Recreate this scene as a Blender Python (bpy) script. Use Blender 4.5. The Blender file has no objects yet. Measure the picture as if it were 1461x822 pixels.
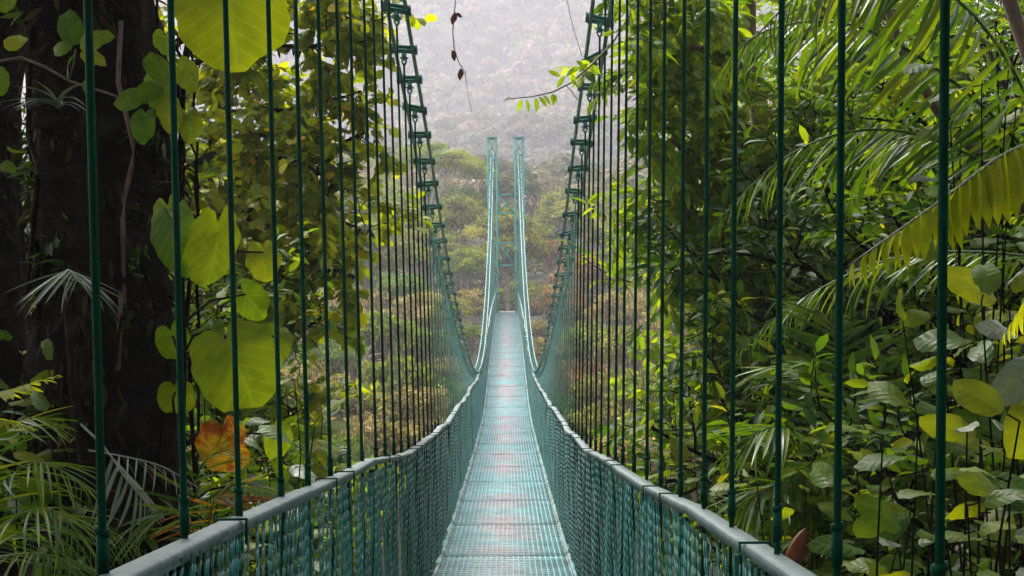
import bpy, math, random
import numpy as np
from mathutils import Matrix, Vector

random.seed(7)
rng = np.random.default_rng(7)
sc = bpy.context.scene
col = sc.collection
R = math.radians

# ------------------------------------------------------------------ camera
YAW, PITCH, ROLL = R(-0.18), R(-0.87), R(-0.5)
CAMM = (Matrix.Rotation(YAW, 3, 'Z') @ Matrix.Rotation(math.pi/2 + PITCH, 3, 'X') @ Matrix.Rotation(ROLL, 3, 'Z'))
cam = bpy.data.cameras.new('camera'); cam.lens = 50.0; cam.sensor_width = 36.0
cam.clip_start = 0.05; cam.clip_end = 6000
camo = bpy.data.objects.new('camera', cam); col.objects.link(camo)
camo.matrix_world = CAMM.to_4x4()
sc.camera = camo
CN = np.array(CAMM)
FPX = 2029.0
def PX(px, py, d):
    """point of the place seen at a photograph pixel, d metres along the bridge"""
    v = CN @ np.array([(px-730.5)/FPX, -(py-411)/FPX, -1.0])
    return v/v[1]*d

# ------------------------------------------------------------------ sky, sun, exposure
SUN_EL, SUN_AZ = R(54), R(-22)          # azimuth measured from +Y towards +X
world = bpy.data.worlds.new('World'); sc.world = world; world.use_nodes = True
nt = world.node_tree; nt.nodes.clear()
out = nt.nodes.new('ShaderNodeOutputWorld'); bg = nt.nodes.new('ShaderNodeBackground')
sky = nt.nodes.new('ShaderNodeTexSky'); sky.sky_type = 'NISHITA'; sky.sun_disc = False
sky.sun_elevation = SUN_EL; sky.sun_rotation = SUN_AZ; sky.air_density = 1.0; sky.dust_density = 4.0
hs = nt.nodes.new('ShaderNodeHueSaturation'); hs.inputs['Saturation'].default_value = 0.30
nt.links.new(sky.outputs[0], hs.inputs['Color']); nt.links.new(hs.outputs[0], bg.inputs['Color'])
bg.inputs['Strength'].default_value = 0.15
nt.links.new(bg.outputs[0], out.inputs['Surface'])
sun = bpy.data.lights.new('sun', 'SUN'); sun.energy = 1.5; sun.angle = R(14); sun.color = (1.0, 0.96, 0.90)
suno = bpy.data.objects.new('sun', sun); col.objects.link(suno)
sdir = Vector((math.sin(SUN_AZ)*math.cos(SUN_EL), math.cos(SUN_AZ)*math.cos(SUN_EL), math.sin(SUN_EL)))
suno.rotation_euler = sdir.to_track_quat('Z', 'Y').to_euler(); suno.location = (0, 0, 60)
sc.view_settings.view_transform = 'Standard'; sc.view_settings.look = 'None'
sc.view_settings.exposure = 1.95; sc.view_settings.gamma = 1.0
sc.view_settings.use_curve_mapping = False
cy = sc.cycles
cy.max_bounces = 7; cy.diffuse_bounces = 3; cy.glossy_bounces = 2; cy.transmission_bounces = 5
cy.volume_bounces = 3; cy.transparent_max_bounces = 4; cy.sample_clamp_indirect = 6
cy.use_denoising = True

# ------------------------------------------------------------------ object helpers
WM = {}
def put(o, parent=None, m=None):
    m = Matrix.Identity(4) if m is None else m
    col.objects.link(o); WM[o.name] = m.copy()
    if parent is not None:
        o.parent = parent; o.matrix_basis = WM[parent.name].inverted() @ m
    else:
        o.matrix_basis = m
    return o
def tag(o, label=None, cat=None, group=None, kind=None):
    if label: o['label'] = label
    if cat: o['category'] = cat
    if group: o['group'] = group
    if kind: o['kind'] = kind
    return o
def T(p): return Matrix.Translation(Vector([float(a) for a in p]))
def empty(name, p, label, cat, group=None):
    o = bpy.data.objects.new(name, None); o.empty_display_size = 0.2
    put(o, None, T(p)); return tag(o, label, cat, group)
def unit(v):
    v = np.asarray(v, float); return v/(np.linalg.norm(v, axis=-1, keepdims=True)+1e-12)
def frame(p, d, n, s, sx=1.0):
    """matrix: local y along d, local z towards n"""
    d = unit(d); x = np.cross(d, n); 
    if np.linalg.norm(x) < 1e-5: x = np.cross(d, [0.3, 0.2, 1])
    x = unit(x); z = np.cross(x, d)
    if np.isscalar(s): s = (s*sx, s, s)
    m = Matrix.Identity(4)
    for i in range(3):
        m[i][0] = x[i]*s[0]; m[i][1] = d[i]*s[1]; m[i][2] = z[i]*s[2]; m[i][3] = p[i]
    return m

class MB:
    """collects vertices and faces of ONE mesh"""
    def __init__(self): self.v = []; self.q = []; self.t = []; self.r = []; self.n = 0
    def add(self, v, q=None, t=None, r=0.5):
        v = np.asarray(v, float).reshape(-1, 3)
        if q is not None and len(q): self.q.append(np.asarray(q).reshape(-1, 4)+self.n)
        if t is not None and len(t): self.t.append(np.asarray(t).reshape(-1, 3)+self.n)
        self.v.append(v); self.r.append(np.broadcast_to(np.asarray(r, float), (len(v),))); self.n += len(v)
    def box(self, c, s, rot=None, r=0.5):
        v = np.array([[x, y, z] for x in (-.5, .5) for y in (-.5, .5) for z in (-.5, .5)])*np.asarray(s)
        if rot is not None: v = v @ np.asarray(rot).T
        self.add(v+np.asarray(c), q=[[0,1,3,2],[4,6,7,5],[0,4,5,1],[2,3,7,6],[0,2,6,4],[1,5,7,3]], r=r)
    def bar(self, a, b, w, h=None, up=(0, 0, 1)):
        a = np.asarray(a, float); b = np.asarray(b, float); h = h or w
        y = unit(b-a); x = np.cross(y, up)
        if np.linalg.norm(x) < 1e-4: x = np.cross(y, (0, 1, 0))
        x = unit(x); z = np.cross(x, y)
        self.box((a+b)/2, (w, np.linalg.norm(b-a), h), np.stack([x, y, z], 1))
    def tube(self, pts, rad, n=6, r=0.5, cap=True):
        pts = np.asarray(pts, float); k = len(pts); rad = np.broadcast_to(np.asarray(rad, float), (k,))
        tg = unit(np.gradient(pts, axis=0)); ref = np.array([0.31, 0.17, 0.93])
        if abs(tg[0] @ ref) > 0.9: ref = np.array([1.0, 0.1, 0.0])
        x = unit(np.cross(tg, ref)); y = np.cross(tg, x)
        a = np.arange(n)*2*math.pi/n
        ring = pts[:, None]+rad[:, None, None]*(np.cos(a)[None, :, None]*x[:, None]+np.sin(a)[None, :, None]*y[:, None])
        i = np.arange(k-1)[:, None]*n; j = np.arange(n)[None]; j2 = (j+1) % n
        q = np.stack([i+j, i+j2, i+n+j2, i+n+j], -1).reshape(-1, 4)
        t = []
        if cap and n >= 3:
            for s, b in ((1, (k-1)*n), (-1, 0)):
                for m in range(1, n-1): t.append([b, b+m, b+m+1][::s])
        self.add(ring.reshape(-1, 3), q, t, r)
    def mesh(self, name, mat=None, smooth=False):
        me = bpy.data.meshes.new(name)
        v = np.concatenate(self.v) if self.v else np.zeros((0, 3))
        q = np.concatenate(self.q) if self.q else np.zeros((0, 4), int)
        t = np.concatenate(self.t) if self.t else np.zeros((0, 3), int)
        me.vertices.add(len(v)); me.vertices.foreach_set('co', v.astype(np.float32).ravel())
        me.loops.add(q.size+t.size); me.loops.foreach_set('vertex_index', np.concatenate([q.ravel(), t.ravel()]).astype(np.int32))
        me.polygons.add(len(q)+len(t))
        me.polygons.foreach_set('loop_start', np.concatenate([np.arange(len(q))*4, q.size+np.arange(len(t))*3]).astype(np.int32))
        if smooth: me.polygons.foreach_set('use_smooth', np.ones(len(q)+len(t), bool))
        at = me.attributes.new('rnd', 'FLOAT', 'POINT'); at.data.foreach_set('value', np.concatenate(self.r).astype(np.float32) if self.r else [])
        me.update(calc_edges=True)
        if mat: me.materials.append(mat)
        return me
    def build(self, name, mat, parent=None, m=None, smooth=False):
        """vertices are in world space; the object's origin is put at m"""
        if m is None and parent is not None: m = WM[parent.name]
        me = self.mesh(name, mat, smooth)
        if m is not None: me.transform(m.inverted())
        return put(bpy.data.objects.new(name, me), parent, m)

# ------------------------------------------------------------------ materials
def newmat(name):
    m = bpy.data.materials.new(name); m.use_nodes = True; t = m.node_tree; t.nodes.clear()
    o = t.nodes.new('ShaderNodeOutputMaterial'); return m, t, o
def N(t, k, **kw):
    n = t.nodes.new(k)
    for a, b in kw.items():
        if a in n.inputs.keys() if isinstance(a, str) else False: n.inputs[a].default_value = b
        else: setattr(n, a, b)
    return n
def ramp(t, stops, interp='LINEAR'):
    r = t.nodes.new('ShaderNodeValToRGB'); e = r.color_ramp.elements; r.color_ramp.interpolation = interp
    while len(e) < len(stops): e.new(0.5)
    for el, (p, c) in zip(e, stops): el.position = p; el.color = (*c, 1)
    return r
def noise(t, scale, detail=4, rough=0.6, coord='Object'):
    tc = t.nodes.new('ShaderNodeTexCoord'); n = t.nodes.new('ShaderNodeTexNoise')
    n.inputs['Scale'].default_value = scale; n.inputs['Detail'].default_value = detail; n.inputs['Roughness'].default_value = rough
    if coord == 'World':
        g = t.nodes.new('ShaderNodeNewGeometry'); t.links.new(g.outputs['Position'], n.inputs['Vector'])
    else: t.links.new(tc.outputs[coord], n.inputs['Vector'])
    return n
def mix(t, a, b, f, mode='MIX'):
    m = t.nodes.new('ShaderNodeMix'); m.data_type = 'RGBA'; m.blend_type = mode
    for s, x in ((m.inputs[6], a), (m.inputs[7], b), (m.inputs[0], f)):
        if hasattr(x, 'links'): t.links.new(x, s)
        elif isinstance(x, tuple): s.default_value = (*x, 1)
        else: s.default_value = x
    return m.outputs[2]

def leaf_mat(name, stops, trans=0.5, gloss=0.5, objrnd=False, tcol=(1.75, 1.62, 0.33), veins=False, spec=0.16, blotch=None):
    m, t, o = newmat(name)
    if objrnd: rn = t.nodes.new('ShaderNodeObjectInfo').outputs['Random']
    else:
        a = t.nodes.new('ShaderNodeAttribute'); a.attribute_name = 'rnd'; rn = a.outputs['Fac']
    rp = ramp(t, stops); t.links.new(rn, rp.inputs[0]); c = rp.outputs[0]
    ns = noise(t, 7.0 if not objrnd else 2.2, 3, coord='World' if not objrnd else 'Object')
    nr = ramp(t, [(0.3, (0.62, 0.66, 0.6)), (0.7, (1.2, 1.15, 1.0))]); t.links.new(ns.outputs['Fac'], nr.inputs[0])
    c = mix(t, c, nr.outputs[0], 1.0, 'MULTIPLY')
    bump = None
    if veins:
        tc = t.nodes.new('ShaderNodeTexCoord'); sx = t.nodes.new('ShaderNodeSeparateXYZ'); t.links.new(tc.outputs['Object'], sx.inputs[0])
        ab = N(t, 'ShaderNodeMath', operation='ABSOLUTE'); t.links.new(sx.outputs[0], ab.inputs[0])
        mu = N(t, 'ShaderNodeMath', operation='MULTIPLY_ADD'); t.links.new(ab.outputs[0], mu.inputs[0]); mu.inputs[1].default_value = -0.75; t.links.new(sx.outputs[1], mu.inputs[2])
        fr = N(t, 'ShaderNodeMath', operation='MULTIPLY'); t.links.new(mu.outputs[0], fr.inputs[0]); fr.inputs[1].default_value = 38.0
        sn = N(t, 'ShaderNodeMath', operation='SINE'); t.links.new(fr.outputs[0], sn.inputs[0])
        vr = ramp(t, [(0.86, (0, 0, 0)), (0.99, (1, 1, 1))]); 
        h = N(t, 'ShaderNodeMath', operation='MULTIPLY_ADD'); t.links.new(sn.outputs[0], h.inputs[0]); h.inputs[1].default_value = 0.5; h.inputs[2].default_value = 0.5
        t.links.new(h.outputs[0], vr.inputs[0])
        mr = ramp(t, [(0.0, (1, 1, 1)), (0.016, (1, 1, 1)), (0.03, (0, 0, 0))]); t.links.new(ab.outputs[0], mr.inputs[0])
        vm = N(t, 'ShaderNodeMath', operation='MAXIMUM'); t.links.new(vr.outputs[0], vm.inputs[0]); t.links.new(mr.outputs[0], vm.inputs[1])
        vs = N(t, 'ShaderNodeMath', operation='MULTIPLY'); t.links.new(vm.outputs[0], vs.inputs[0]); vs.inputs[1].default_value = 0.08
        c = mix(t, c, (0.30, 0.36, 0.10), vs.outputs[0])
        bump = t.nodes.new('ShaderNodeBump'); bump.inputs['Strength'].default_value = 0.12; bump.inputs['Distance'].default_value = 0.02; bump.invert = True
        t.links.new(h.outputs[0], bump.inputs['Height'])
    if blotch:
        bn = noise(t, 3.0, 5, 0.7); br = ramp(t, [(0.44, (0, 0, 0)), (0.56, (1, 1, 1))]); t.links.new(bn.outputs['Fac'], br.inputs[0])
        c = mix(t, c, blotch, br.outputs[0])
    p = t.nodes.new('ShaderNodeBsdfPrincipled'); p.inputs['Roughness'].default_value = gloss; p.inputs['Specular IOR Level'].default_value = spec
    t.links.new(c, p.inputs['Base Color'])
    tr = t.nodes.new('ShaderNodeBsdfTranslucent'); tc_ = mix(t, c, tcol, 1.0, 'MULTIPLY'); t.links.new(tc_, tr.inputs['Color'])
    if bump: t.links.new(bump.outputs[0], p.inputs['Normal'])
    mx = t.nodes.new('ShaderNodeMixShader'); mx.inputs[0].default_value = trans
    t.links.new(p.outputs[0], mx.inputs[1]); t.links.new(tr.outputs[0], mx.inputs[2]); t.links.new(mx.outputs[0], o.inputs[0])
    return m

def solid(name, stops, scale, rough=0.6, metal=0.0, bump=0.3, dist=0.01, coord='World', detail=5, spec=0.5):
    m, t, o = newmat(name); n = noise(t, scale, detail, 0.65, coord)
    rp = ramp(t, stops); t.links.new(n.outputs['Fac'], rp.inputs[0])
    p = t.nodes.new('ShaderNodeBsdfPrincipled'); p.inputs['Roughness'].default_value = rough; p.inputs['Metallic'].default_value = metal
    p.inputs['Specular IOR Level'].default_value = spec
    t.links.new(rp.outputs[0], p.inputs['Base Color'])
    if bump:
        b = t.nodes.new('ShaderNodeBump'); b.inputs['Strength'].default_value = bump; b.inputs['Distance'].default_value = dist
        t.links.new(n.outputs['Fac'], b.inputs['Height']); t.links.new(b.outputs[0], p.inputs['Normal'])
    t.links.new(p.outputs[0], o.inputs[0]); return m

M = {}
G = lambda *c: tuple(c)
M['leaf_round'] = leaf_mat('leaf_round', [(0, (.07, .12, .008)), (.45, (.18, .23, .012)), (.8, (.30, .33, .018)), (.96, (.42, .40, .02)), (1, (.55, .34, .02))], trans=.55)
M['leaf_right'] = leaf_mat('leaf_right', [(0, (.05, .12, .008)), (.4, (.13, .22, .012)), (.8, (.23, .31, .018)), (1, (.33, .36, .022))], trans=.55)
M['leaf_jungle'] = leaf_mat('leaf_jungle', [(0, (.018, .065, .006)), (.5, (.07, .14, .009)), (.85, (.17, .23, .012)), (1, (.30, .31, .018))], trans=.5)
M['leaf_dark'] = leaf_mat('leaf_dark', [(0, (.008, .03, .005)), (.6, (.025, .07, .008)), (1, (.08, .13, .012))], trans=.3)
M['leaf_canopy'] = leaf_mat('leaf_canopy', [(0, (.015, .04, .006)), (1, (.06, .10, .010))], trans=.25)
M['leaf_olive'] = leaf_mat('leaf_olive', [(0, (.08, .11, .014)), (.5, (.19, .21, .028)), (.85, (.34, .32, .06)), (1, (.44, .36, .11))], trans=.3, gloss=.7, spec=.15)
M['leaf_yellow'] = leaf_mat('leaf_yellow', [(0, (.07, .12, .01)), (.5, (.16, .22, .014)), (1, (.29, .31, .025))], trans=.35, gloss=.7, spec=.15)
M['leaf_green'] = leaf_mat('leaf_green', [(0, (.04, .10, .01)), (.5, (.10, .18, .018)), (1, (.19, .27, .035))], trans=.35, gloss=.7, spec=.15)
M['leaf_brown'] = leaf_mat('leaf_brown', [(0, (.14, .14, .04)), (.35, (.28, .25, .08)), (.7, (.42, .36, .15)), (.9, (.46, .36, .20)), (1, (.22, .30, .04))], trans=.3, gloss=.8, tcol=(1.3, 1.0, .6), spec=.1)
M['leaf_rust'] = leaf_mat('leaf_rust', [(0, (.12, .09, .03)), (.4, (.25, .17, .06)), (.75, (.38, .22, .09)), (1, (.20, .22, .04))], trans=.3, gloss=.8, tcol=(1.4, 1.0, .5), spec=.1)
M['leaf_far'] = leaf_mat('leaf_far', [(0, (.04, .065, .015)), (.5, (.11, .125, .035)), (.8, (.21, .17, .08)), (1, (.30, .20, .14))], trans=.2, gloss=.8, tcol=(1.2, 1.1, .7))
M['hero_leaf'] = leaf_mat('hero_leaf', [(0, (.045, .095, .003)), (.5, (.085, .13, .004)), (1, (.13, .16, .005))], trans=.5, objrnd=True, veins=True, gloss=.5)
M['broad_leaf'] = leaf_mat('broad_leaf', [(0, (.022, .065, .006)), (.5, (.07, .125, .007)), (1, (.19, .22, .010))], trans=.45, objrnd=True, veins=True, gloss=.45)
M['grey_leaf'] = leaf_mat('grey_leaf', [(0, (.10, .13, .09)), (1, (.20, .22, .18))], trans=.2, objrnd=True, veins=True, gloss=.4, tcol=(1, 1.1, .6))
M['dead_leaf'] = leaf_mat('dead_leaf', [(0, (.24, .17, .008)), (1, (.28, .20, .012))], trans=.55, objrnd=True, veins=True, blotch=(.13, .035, .006), tcol=(1.4, 1.1, .5))
M['brown_leaf'] = leaf_mat('brown_leaf', [(0, (.045, .018, .012)), (1, (.09, .038, .024))], trans=.25, objrnd=True, tcol=(1.2, .9, .7), gloss=.6)
M['palm'] = leaf_mat('palm', [(0, (.022, .065, .006)), (.5, (.055, .12, .008)), (1, (.14, .19, .010))], trans=.42, objrnd=True, gloss=.3)
M['palm_grey'] = leaf_mat('palm_grey', [(0, (.13, .16, .14)), (1, (.24, .26, .24))], trans=.2, objrnd=True, gloss=.35, tcol=(1, 1.1, .6))
M['fern'] = leaf_mat('fern', [(0, (.20, .26, .010)), (1, (.30, .33, .016))], trans=.6, objrnd=True, gloss=.5)
M['moss'] = leaf_mat('moss', [(0, (.006, .008, .003)), (.6, (.016, .016, .006)), (1, (.045, .036, .012))], trans=.2, gloss=.9, spec=.1)
M['bark'] = solid('bark', [(.3, (.004, .0035, .003)), (.55, (.010, .008, .006)), (.75, (.026, .024, .012))], 6, 1.0, bump=1.0, dist=.06, spec=.03)
M['bark_brown'] = solid('bark_brown', [(.3, (.05, .03, .018)), (.7, (.14, .085, .05))], 12, .8, bump=.5, dist=.02)
M['bark_grey'] = solid('bark_grey', [(.3, (.16, .14, .12)), (.7, (.36, .33, .28))], 9, .85, bump=.3)
M['soil'] = solid('soil', [(.3, (.022, .026, .010)), (.7, (.065, .07, .025))], .8, .95, bump=.6, dist=.1)
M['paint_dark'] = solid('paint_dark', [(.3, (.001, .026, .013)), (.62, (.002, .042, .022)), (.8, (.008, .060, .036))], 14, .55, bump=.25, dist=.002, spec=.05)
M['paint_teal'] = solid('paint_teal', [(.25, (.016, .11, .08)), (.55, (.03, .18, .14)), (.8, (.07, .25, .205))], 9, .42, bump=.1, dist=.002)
M['tower_teal'] = solid('tower_teal', [(.25, (.008, .19, .155)), (.6, (.014, .25, .21)), (.85, (.04, .28, .24))], 3, .5, bump=.1, dist=.002)
M['cable'] = solid('cable', [(.3, (.06, .12, .105)), (.7, (.17, .29, .27))], 20, .42, metal=.3, bump=.3, dist=.002)
M['wire'] = solid('wire', [(.3, (.008, .11, .082)), (.5, (.022, .20, .165)), (.74, (.13, .33, .295))], 5, .36, bump=.1, dist=.001)
M['cap'] = solid('cap', [(.28, (.010, .034, .028)), (.45, (.032, .068, .060)), (.6, (.06, .098, .09)), (.8, (.14, .175, .165))], 24, .55, bump=.25, dist=.003, spec=.6)
M['concrete'] = solid('concrete', [(.3, (.10, .095, .08)), (.7, (.19, .18, .15))], 2, .9)
# deck: pale teal paint over steel, rubbed through to pinkish primer down the middle
m, t, o = newmat('deck_paint')
g = t.nodes.new('ShaderNodeNewGeometry'); sx = t.nodes.new('ShaderNodeSeparateXYZ'); t.links.new(g.outputs['Position'], sx.inputs[0])
n1 = noise(t, .8, 5, .6, 'World'); n2 = noise(t, 16, 4, .7, 'World')
r1 = ramp(t, [(.3, (.08, .23, .23)), (.55, (.14, .30, .305)), (.8, (.25, .38, .38))]); t.links.new(n2.outputs['Fac'], r1.inputs[0])
ctr = N(t, 'ShaderNodeMath', operation='MULTIPLY_ADD'); t.links.new(sx.outputs[0], ctr.inputs[0]); ctr.inputs[1].default_value = 1.9; ctr.inputs[2].default_value = .12
cab = N(t, 'ShaderNodeMath', operation='ABSOLUTE'); t.links.new(ctr.outputs[0], cab.inputs[0])
cr = ramp(t, [(0, (1, 1, 1)), (1.0, (.0, .0, .0))]); t.links.new(cab.outputs[0], cr.inputs[0])
wr = ramp(t, [(.36, (0, 0, 0)), (.56, (1, 1, 1))]); t.links.new(n1.outputs['Fac'], wr.inputs[0])
wf = mix(t, cr.outputs[0], wr.outputs[0], 1.0, 'MULTIPLY')
wb = N(t, 'ShaderNodeMath', operation='MULTIPLY'); t.links.new(wf, wb.inputs[0]); wb.inputs[1].default_value = .75
c = mix(t, r1.outputs[0], (.30, .19, .20), wb.outputs[0])
ex = N(t, 'ShaderNodeMath', operation='ADD'); t.links.new(sx.outputs[0], ex.inputs[0]); ex.inputs[1].default_value = .04
ea = N(t, 'ShaderNodeMath', operation='ABSOLUTE'); t.links.new(ex.outputs[0], ea.inputs[0])
er = ramp(t, [(.47, (0, 0, 0)), (.545, (1, 1, 1))]); t.links.new(ea.outputs[0], er.inputs[0])
n3 = noise(t, 5, 5, .7, 'World'); nr3 = ramp(t, [(.42, (0, 0, 0)), (.6, (1, 1, 1))]); t.links.new(n3.outputs['Fac'], nr3.inputs[0])
c = mix(t, c, (.11, .075, .05), mix(t, er.outputs[0], nr3.outputs[0], 1.0, 'MULTIPLY'))
n4 = noise(t, 2.6, 6, .75, 'World'); gr = ramp(t, [(.35, (.62, .66, .66)), (.62, (1.08, 1.06, 1.05))]); t.links.new(n4.outputs['Fac'], gr.inputs[0])
c = mix(t, c, gr.outputs[0], 1.0, 'MULTIPLY')
p = t.nodes.new('ShaderNodeBsdfPrincipled'); p.inputs['Specular IOR Level'].default_value = .22; t.links.new(c, p.inputs['Base Color'])
rr = N(t, 'ShaderNodeMath', operation='MULTIPLY_ADD'); t.links.new(n1.outputs['Fac'], rr.inputs[0]); rr.inputs[1].default_value = .3; rr.inputs[2].default_value = .45
t.links.new(rr.outputs[0], p.inputs['Roughness'])
t.links.new(p.outputs[0], o.inputs[0]); M['deck'] = m

# ------------------------------------------------------------------ terrain
def sm(x, a, b):
    u = np.clip((np.asarray(x, float)-a)/(b-a), 0, 1); return u*u*(3-2*u)
def vnoise(x, y, s, seed=0):
    return (np.sin(x/s*1.3+seed)*np.cos(y/s*1.1-seed*1.7)+.5*np.sin(x/s*2.9+y/s*1.7+seed*3.1)+.25*np.cos(x/s*5.3-y/s*6.1+seed))
def ground_z(x, y):
    x = np.asarray(x, float); y = np.asarray(y, float)
    prof = np.interp(y, [-400, -20, 5, 12, 22, 34, 48, 62, 74, 82, 100, 250, 400, 700, 950, 1300, 2500],
                     [14, -1.5, -3.4, -5.5, -12, -17, -17, -11, -4.2, -3.6, -3, 17, 52, 150, 225, 240, 245])
    near = 1-sm(y, 14, 30)
    side = np.where(x > 0, sm(x, 2.5, 16)*6.5, sm(-x, 2.5, 18)*3.5)*near
    far = sm(y, 90, 260)
    return prof+side+vnoise(x, y, 9, 1)*.35+far*(vnoise(x, y, 70, 2)*7+vnoise(x, y, 190, 5)*14+x*.02)
xs = np.concatenate([np.linspace(-2400, -140, 24), np.linspace(-130, -32, 22), np.linspace(-30, 30, 61), np.linspace(32, 130, 22), np.linspace(140, 2400, 24)])
ys = np.concatenate([np.linspace(-600, -30, 14), np.linspace(-28, 110, 93), np.linspace(116, 1000, 80), np.linspace(1030, 2600, 24)])
X, Y = np.meshgrid(xs, ys); Z = ground_z(X, Y)
b = MB(); nx = len(xs); i = (np.arange(len(ys)-1)[:, None]*nx+np.arange(nx-1)[None]).ravel()
b.add(np.stack([X, Y, Z], -1), q=np.stack([i, i+1, i+nx+1, i+nx], 1))
tag(b.build('ground', M['soil'], smooth=True), 'dark forest floor of the ravine and hillside', kind='structure')

# ------------------------------------------------------------------ leaf shapes
def small_leaf(w=.42, tipdrop=.14, fold=.07, base=.30):
    v = [(0,0,0), (-w*.5*.86,base,fold), (0,base,0), (w*.5*.86,base,fold), (-w*.5*.8,.66,fold*.6-tipdrop*.35), (0,.66,-tipdrop*.35), (w*.5*.8,.66,fold*.6-tipdrop*.35), (0,1,-tipdrop)]
    return np.array(v), np.array([[1,2,5,4],[2,3,6,5]]), np.array([[0,2,1],[0,3,2],[4,5,7],[5,6,7]])
LEAF_POINTED = small_leaf(.40, .18, .07)
LEAF_ROUND = small_leaf(.78, .10, .06, .26)
LEAF_LONG = small_leaf(.26, .22, .05, .35)
LEAF_QUAD = (np.array([(0,0,0), (.30,.45,.05), (0,1,-.1), (-.30,.45,.05)]), np.array([[0,1,2,3]]), np.zeros((0,3), int))
def polar_leaf(kind, rings=5, n=28, seed=0):
    th = np.linspace(-math.pi, math.pi, n, endpoint=False)+math.pi/n
    c = (np.cos(th)+1)/2
    if kind == 'heart': r = (.42+.30*c**2+.06*c**12)*(1-.72*np.exp(-((math.pi-np.abs(th))/.30)**2)); cy0 = .30
    elif kind == 'ovate': r = .30+.10*c+.16*c**9+.05*(1-c)**6; cy0 = .42
    else: r = .25+.20*np.abs(np.cos(th))**3+.10*c**16; cy0 = .45
    r = r*(1+.035*np.sin(5*th+seed*2.1)+.03*np.sin(8*th+seed*4.7)+.02*np.sin(13*th+seed))
    v = [(0, 0, 0)]; rad = np.linspace(0, 1, rings+1)[1:]
    for q in rad:
        x = q*r*np.sin(th); y = q*r*np.cos(th)
        z = -.16*(y/.6)**2*np.sign(y).clip(0, 1)-.20*x*x+.10*np.abs(x)+.022*np.sin(9*th+seed)*q*q-.03*q*q+.05*np.sin(2*th+seed*1.7)*q*q
        v += list(zip(x, y, z))
    v = np.array(v); v[:, 1] += 0.0 if kind == 'heart' else cy0
    t = [[0, 1+(k+1) % n, 1+k] for k in range(n)]
    q = [[1+a*n+k, 1+a*n+(k+1) % n, 1+(a+1)*n+(k+1) % n, 1+(a+1)*n+k] for a in range(rings-1) for k in range(n)]
    b = MB(); b.add(v, q, t); return b
DEAD = polar_leaf('heart', 7, 36, 2); DEAD.v[0] = DEAD.v[0]*[.9, 1.0, 1]+np.stack([.05*np.sin(DEAD.v[0][:, 1]*9), .04*np.sin(DEAD.v[0][:, 0]*11), .14*np.sin(DEAD.v[0][:, 0]*9+DEAD.v[0][:, 1]*6)], 1)*np.minimum(1, 2*np.linalg.norm(DEAD.v[0], axis=1))[:, None]
DEAD = DEAD.mesh('dead_leaf', M['dead_leaf'], True)
HEARTS = [polar_leaf('heart', 6, 32, k).mesh('heart_leaf', M['hero_leaf'], True) for k in range(4)]
OVATE = polar_leaf('ovate', 4, 20).mesh('ovate_leaf', M['broad_leaf'], True)
LANCE = polar_leaf('lance', 4, 18).mesh('lance_leaf', M['broad_leaf'], True)
def leaf_small_mesh(tpl, name, mat):
    b = MB(); b.add(tpl[0], tpl[1], tpl[2]); return b.mesh(name, mat, True)
def with_mat(o, mat):
    o.material_slots[0].link = 'OBJECT'; o.material_slots[0].material = mat; return o

class Leaves:
    def __init__(self): self.p = []; self.d = []; self.n = []; self.s = []; self.r = []
    def add(self, p, d, n, s, r): self.p.append(p); self.d.append(d); self.n.append(n); self.s.append(s); self.r.append(r)
    def arrays(self):
        return (np.array(self.p).reshape(-1, 3), np.array(self.d).reshape(-1, 3), np.array(self.n).reshape(-1, 3), np.array(self.s).ravel(), np.array(self.r).ravel())
def batch(mb, tpl, p, d, n, s, r):
    if len(p) == 0: return
    d = unit(d); x = unit(np.cross(d, n)+1e-6); z = np.cross(x, d)
    v, q, t = tpl; k = len(v)
    w = p[:, None]+s[:, None, None]*(v[None, :, 0, None]*x[:, None]+v[None, :, 1, None]*d[:, None]+v[None, :, 2, None]*z[:, None])
    o = (np.arange(len(p))*k)[:, None, None]
    mb.add(w.reshape(-1, 3), (q[None]+o).reshape(-1, 4) if len(q) else None, (t[None]+o).reshape(-1, 3) if len(t) else None, np.repeat(r, k))

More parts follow.
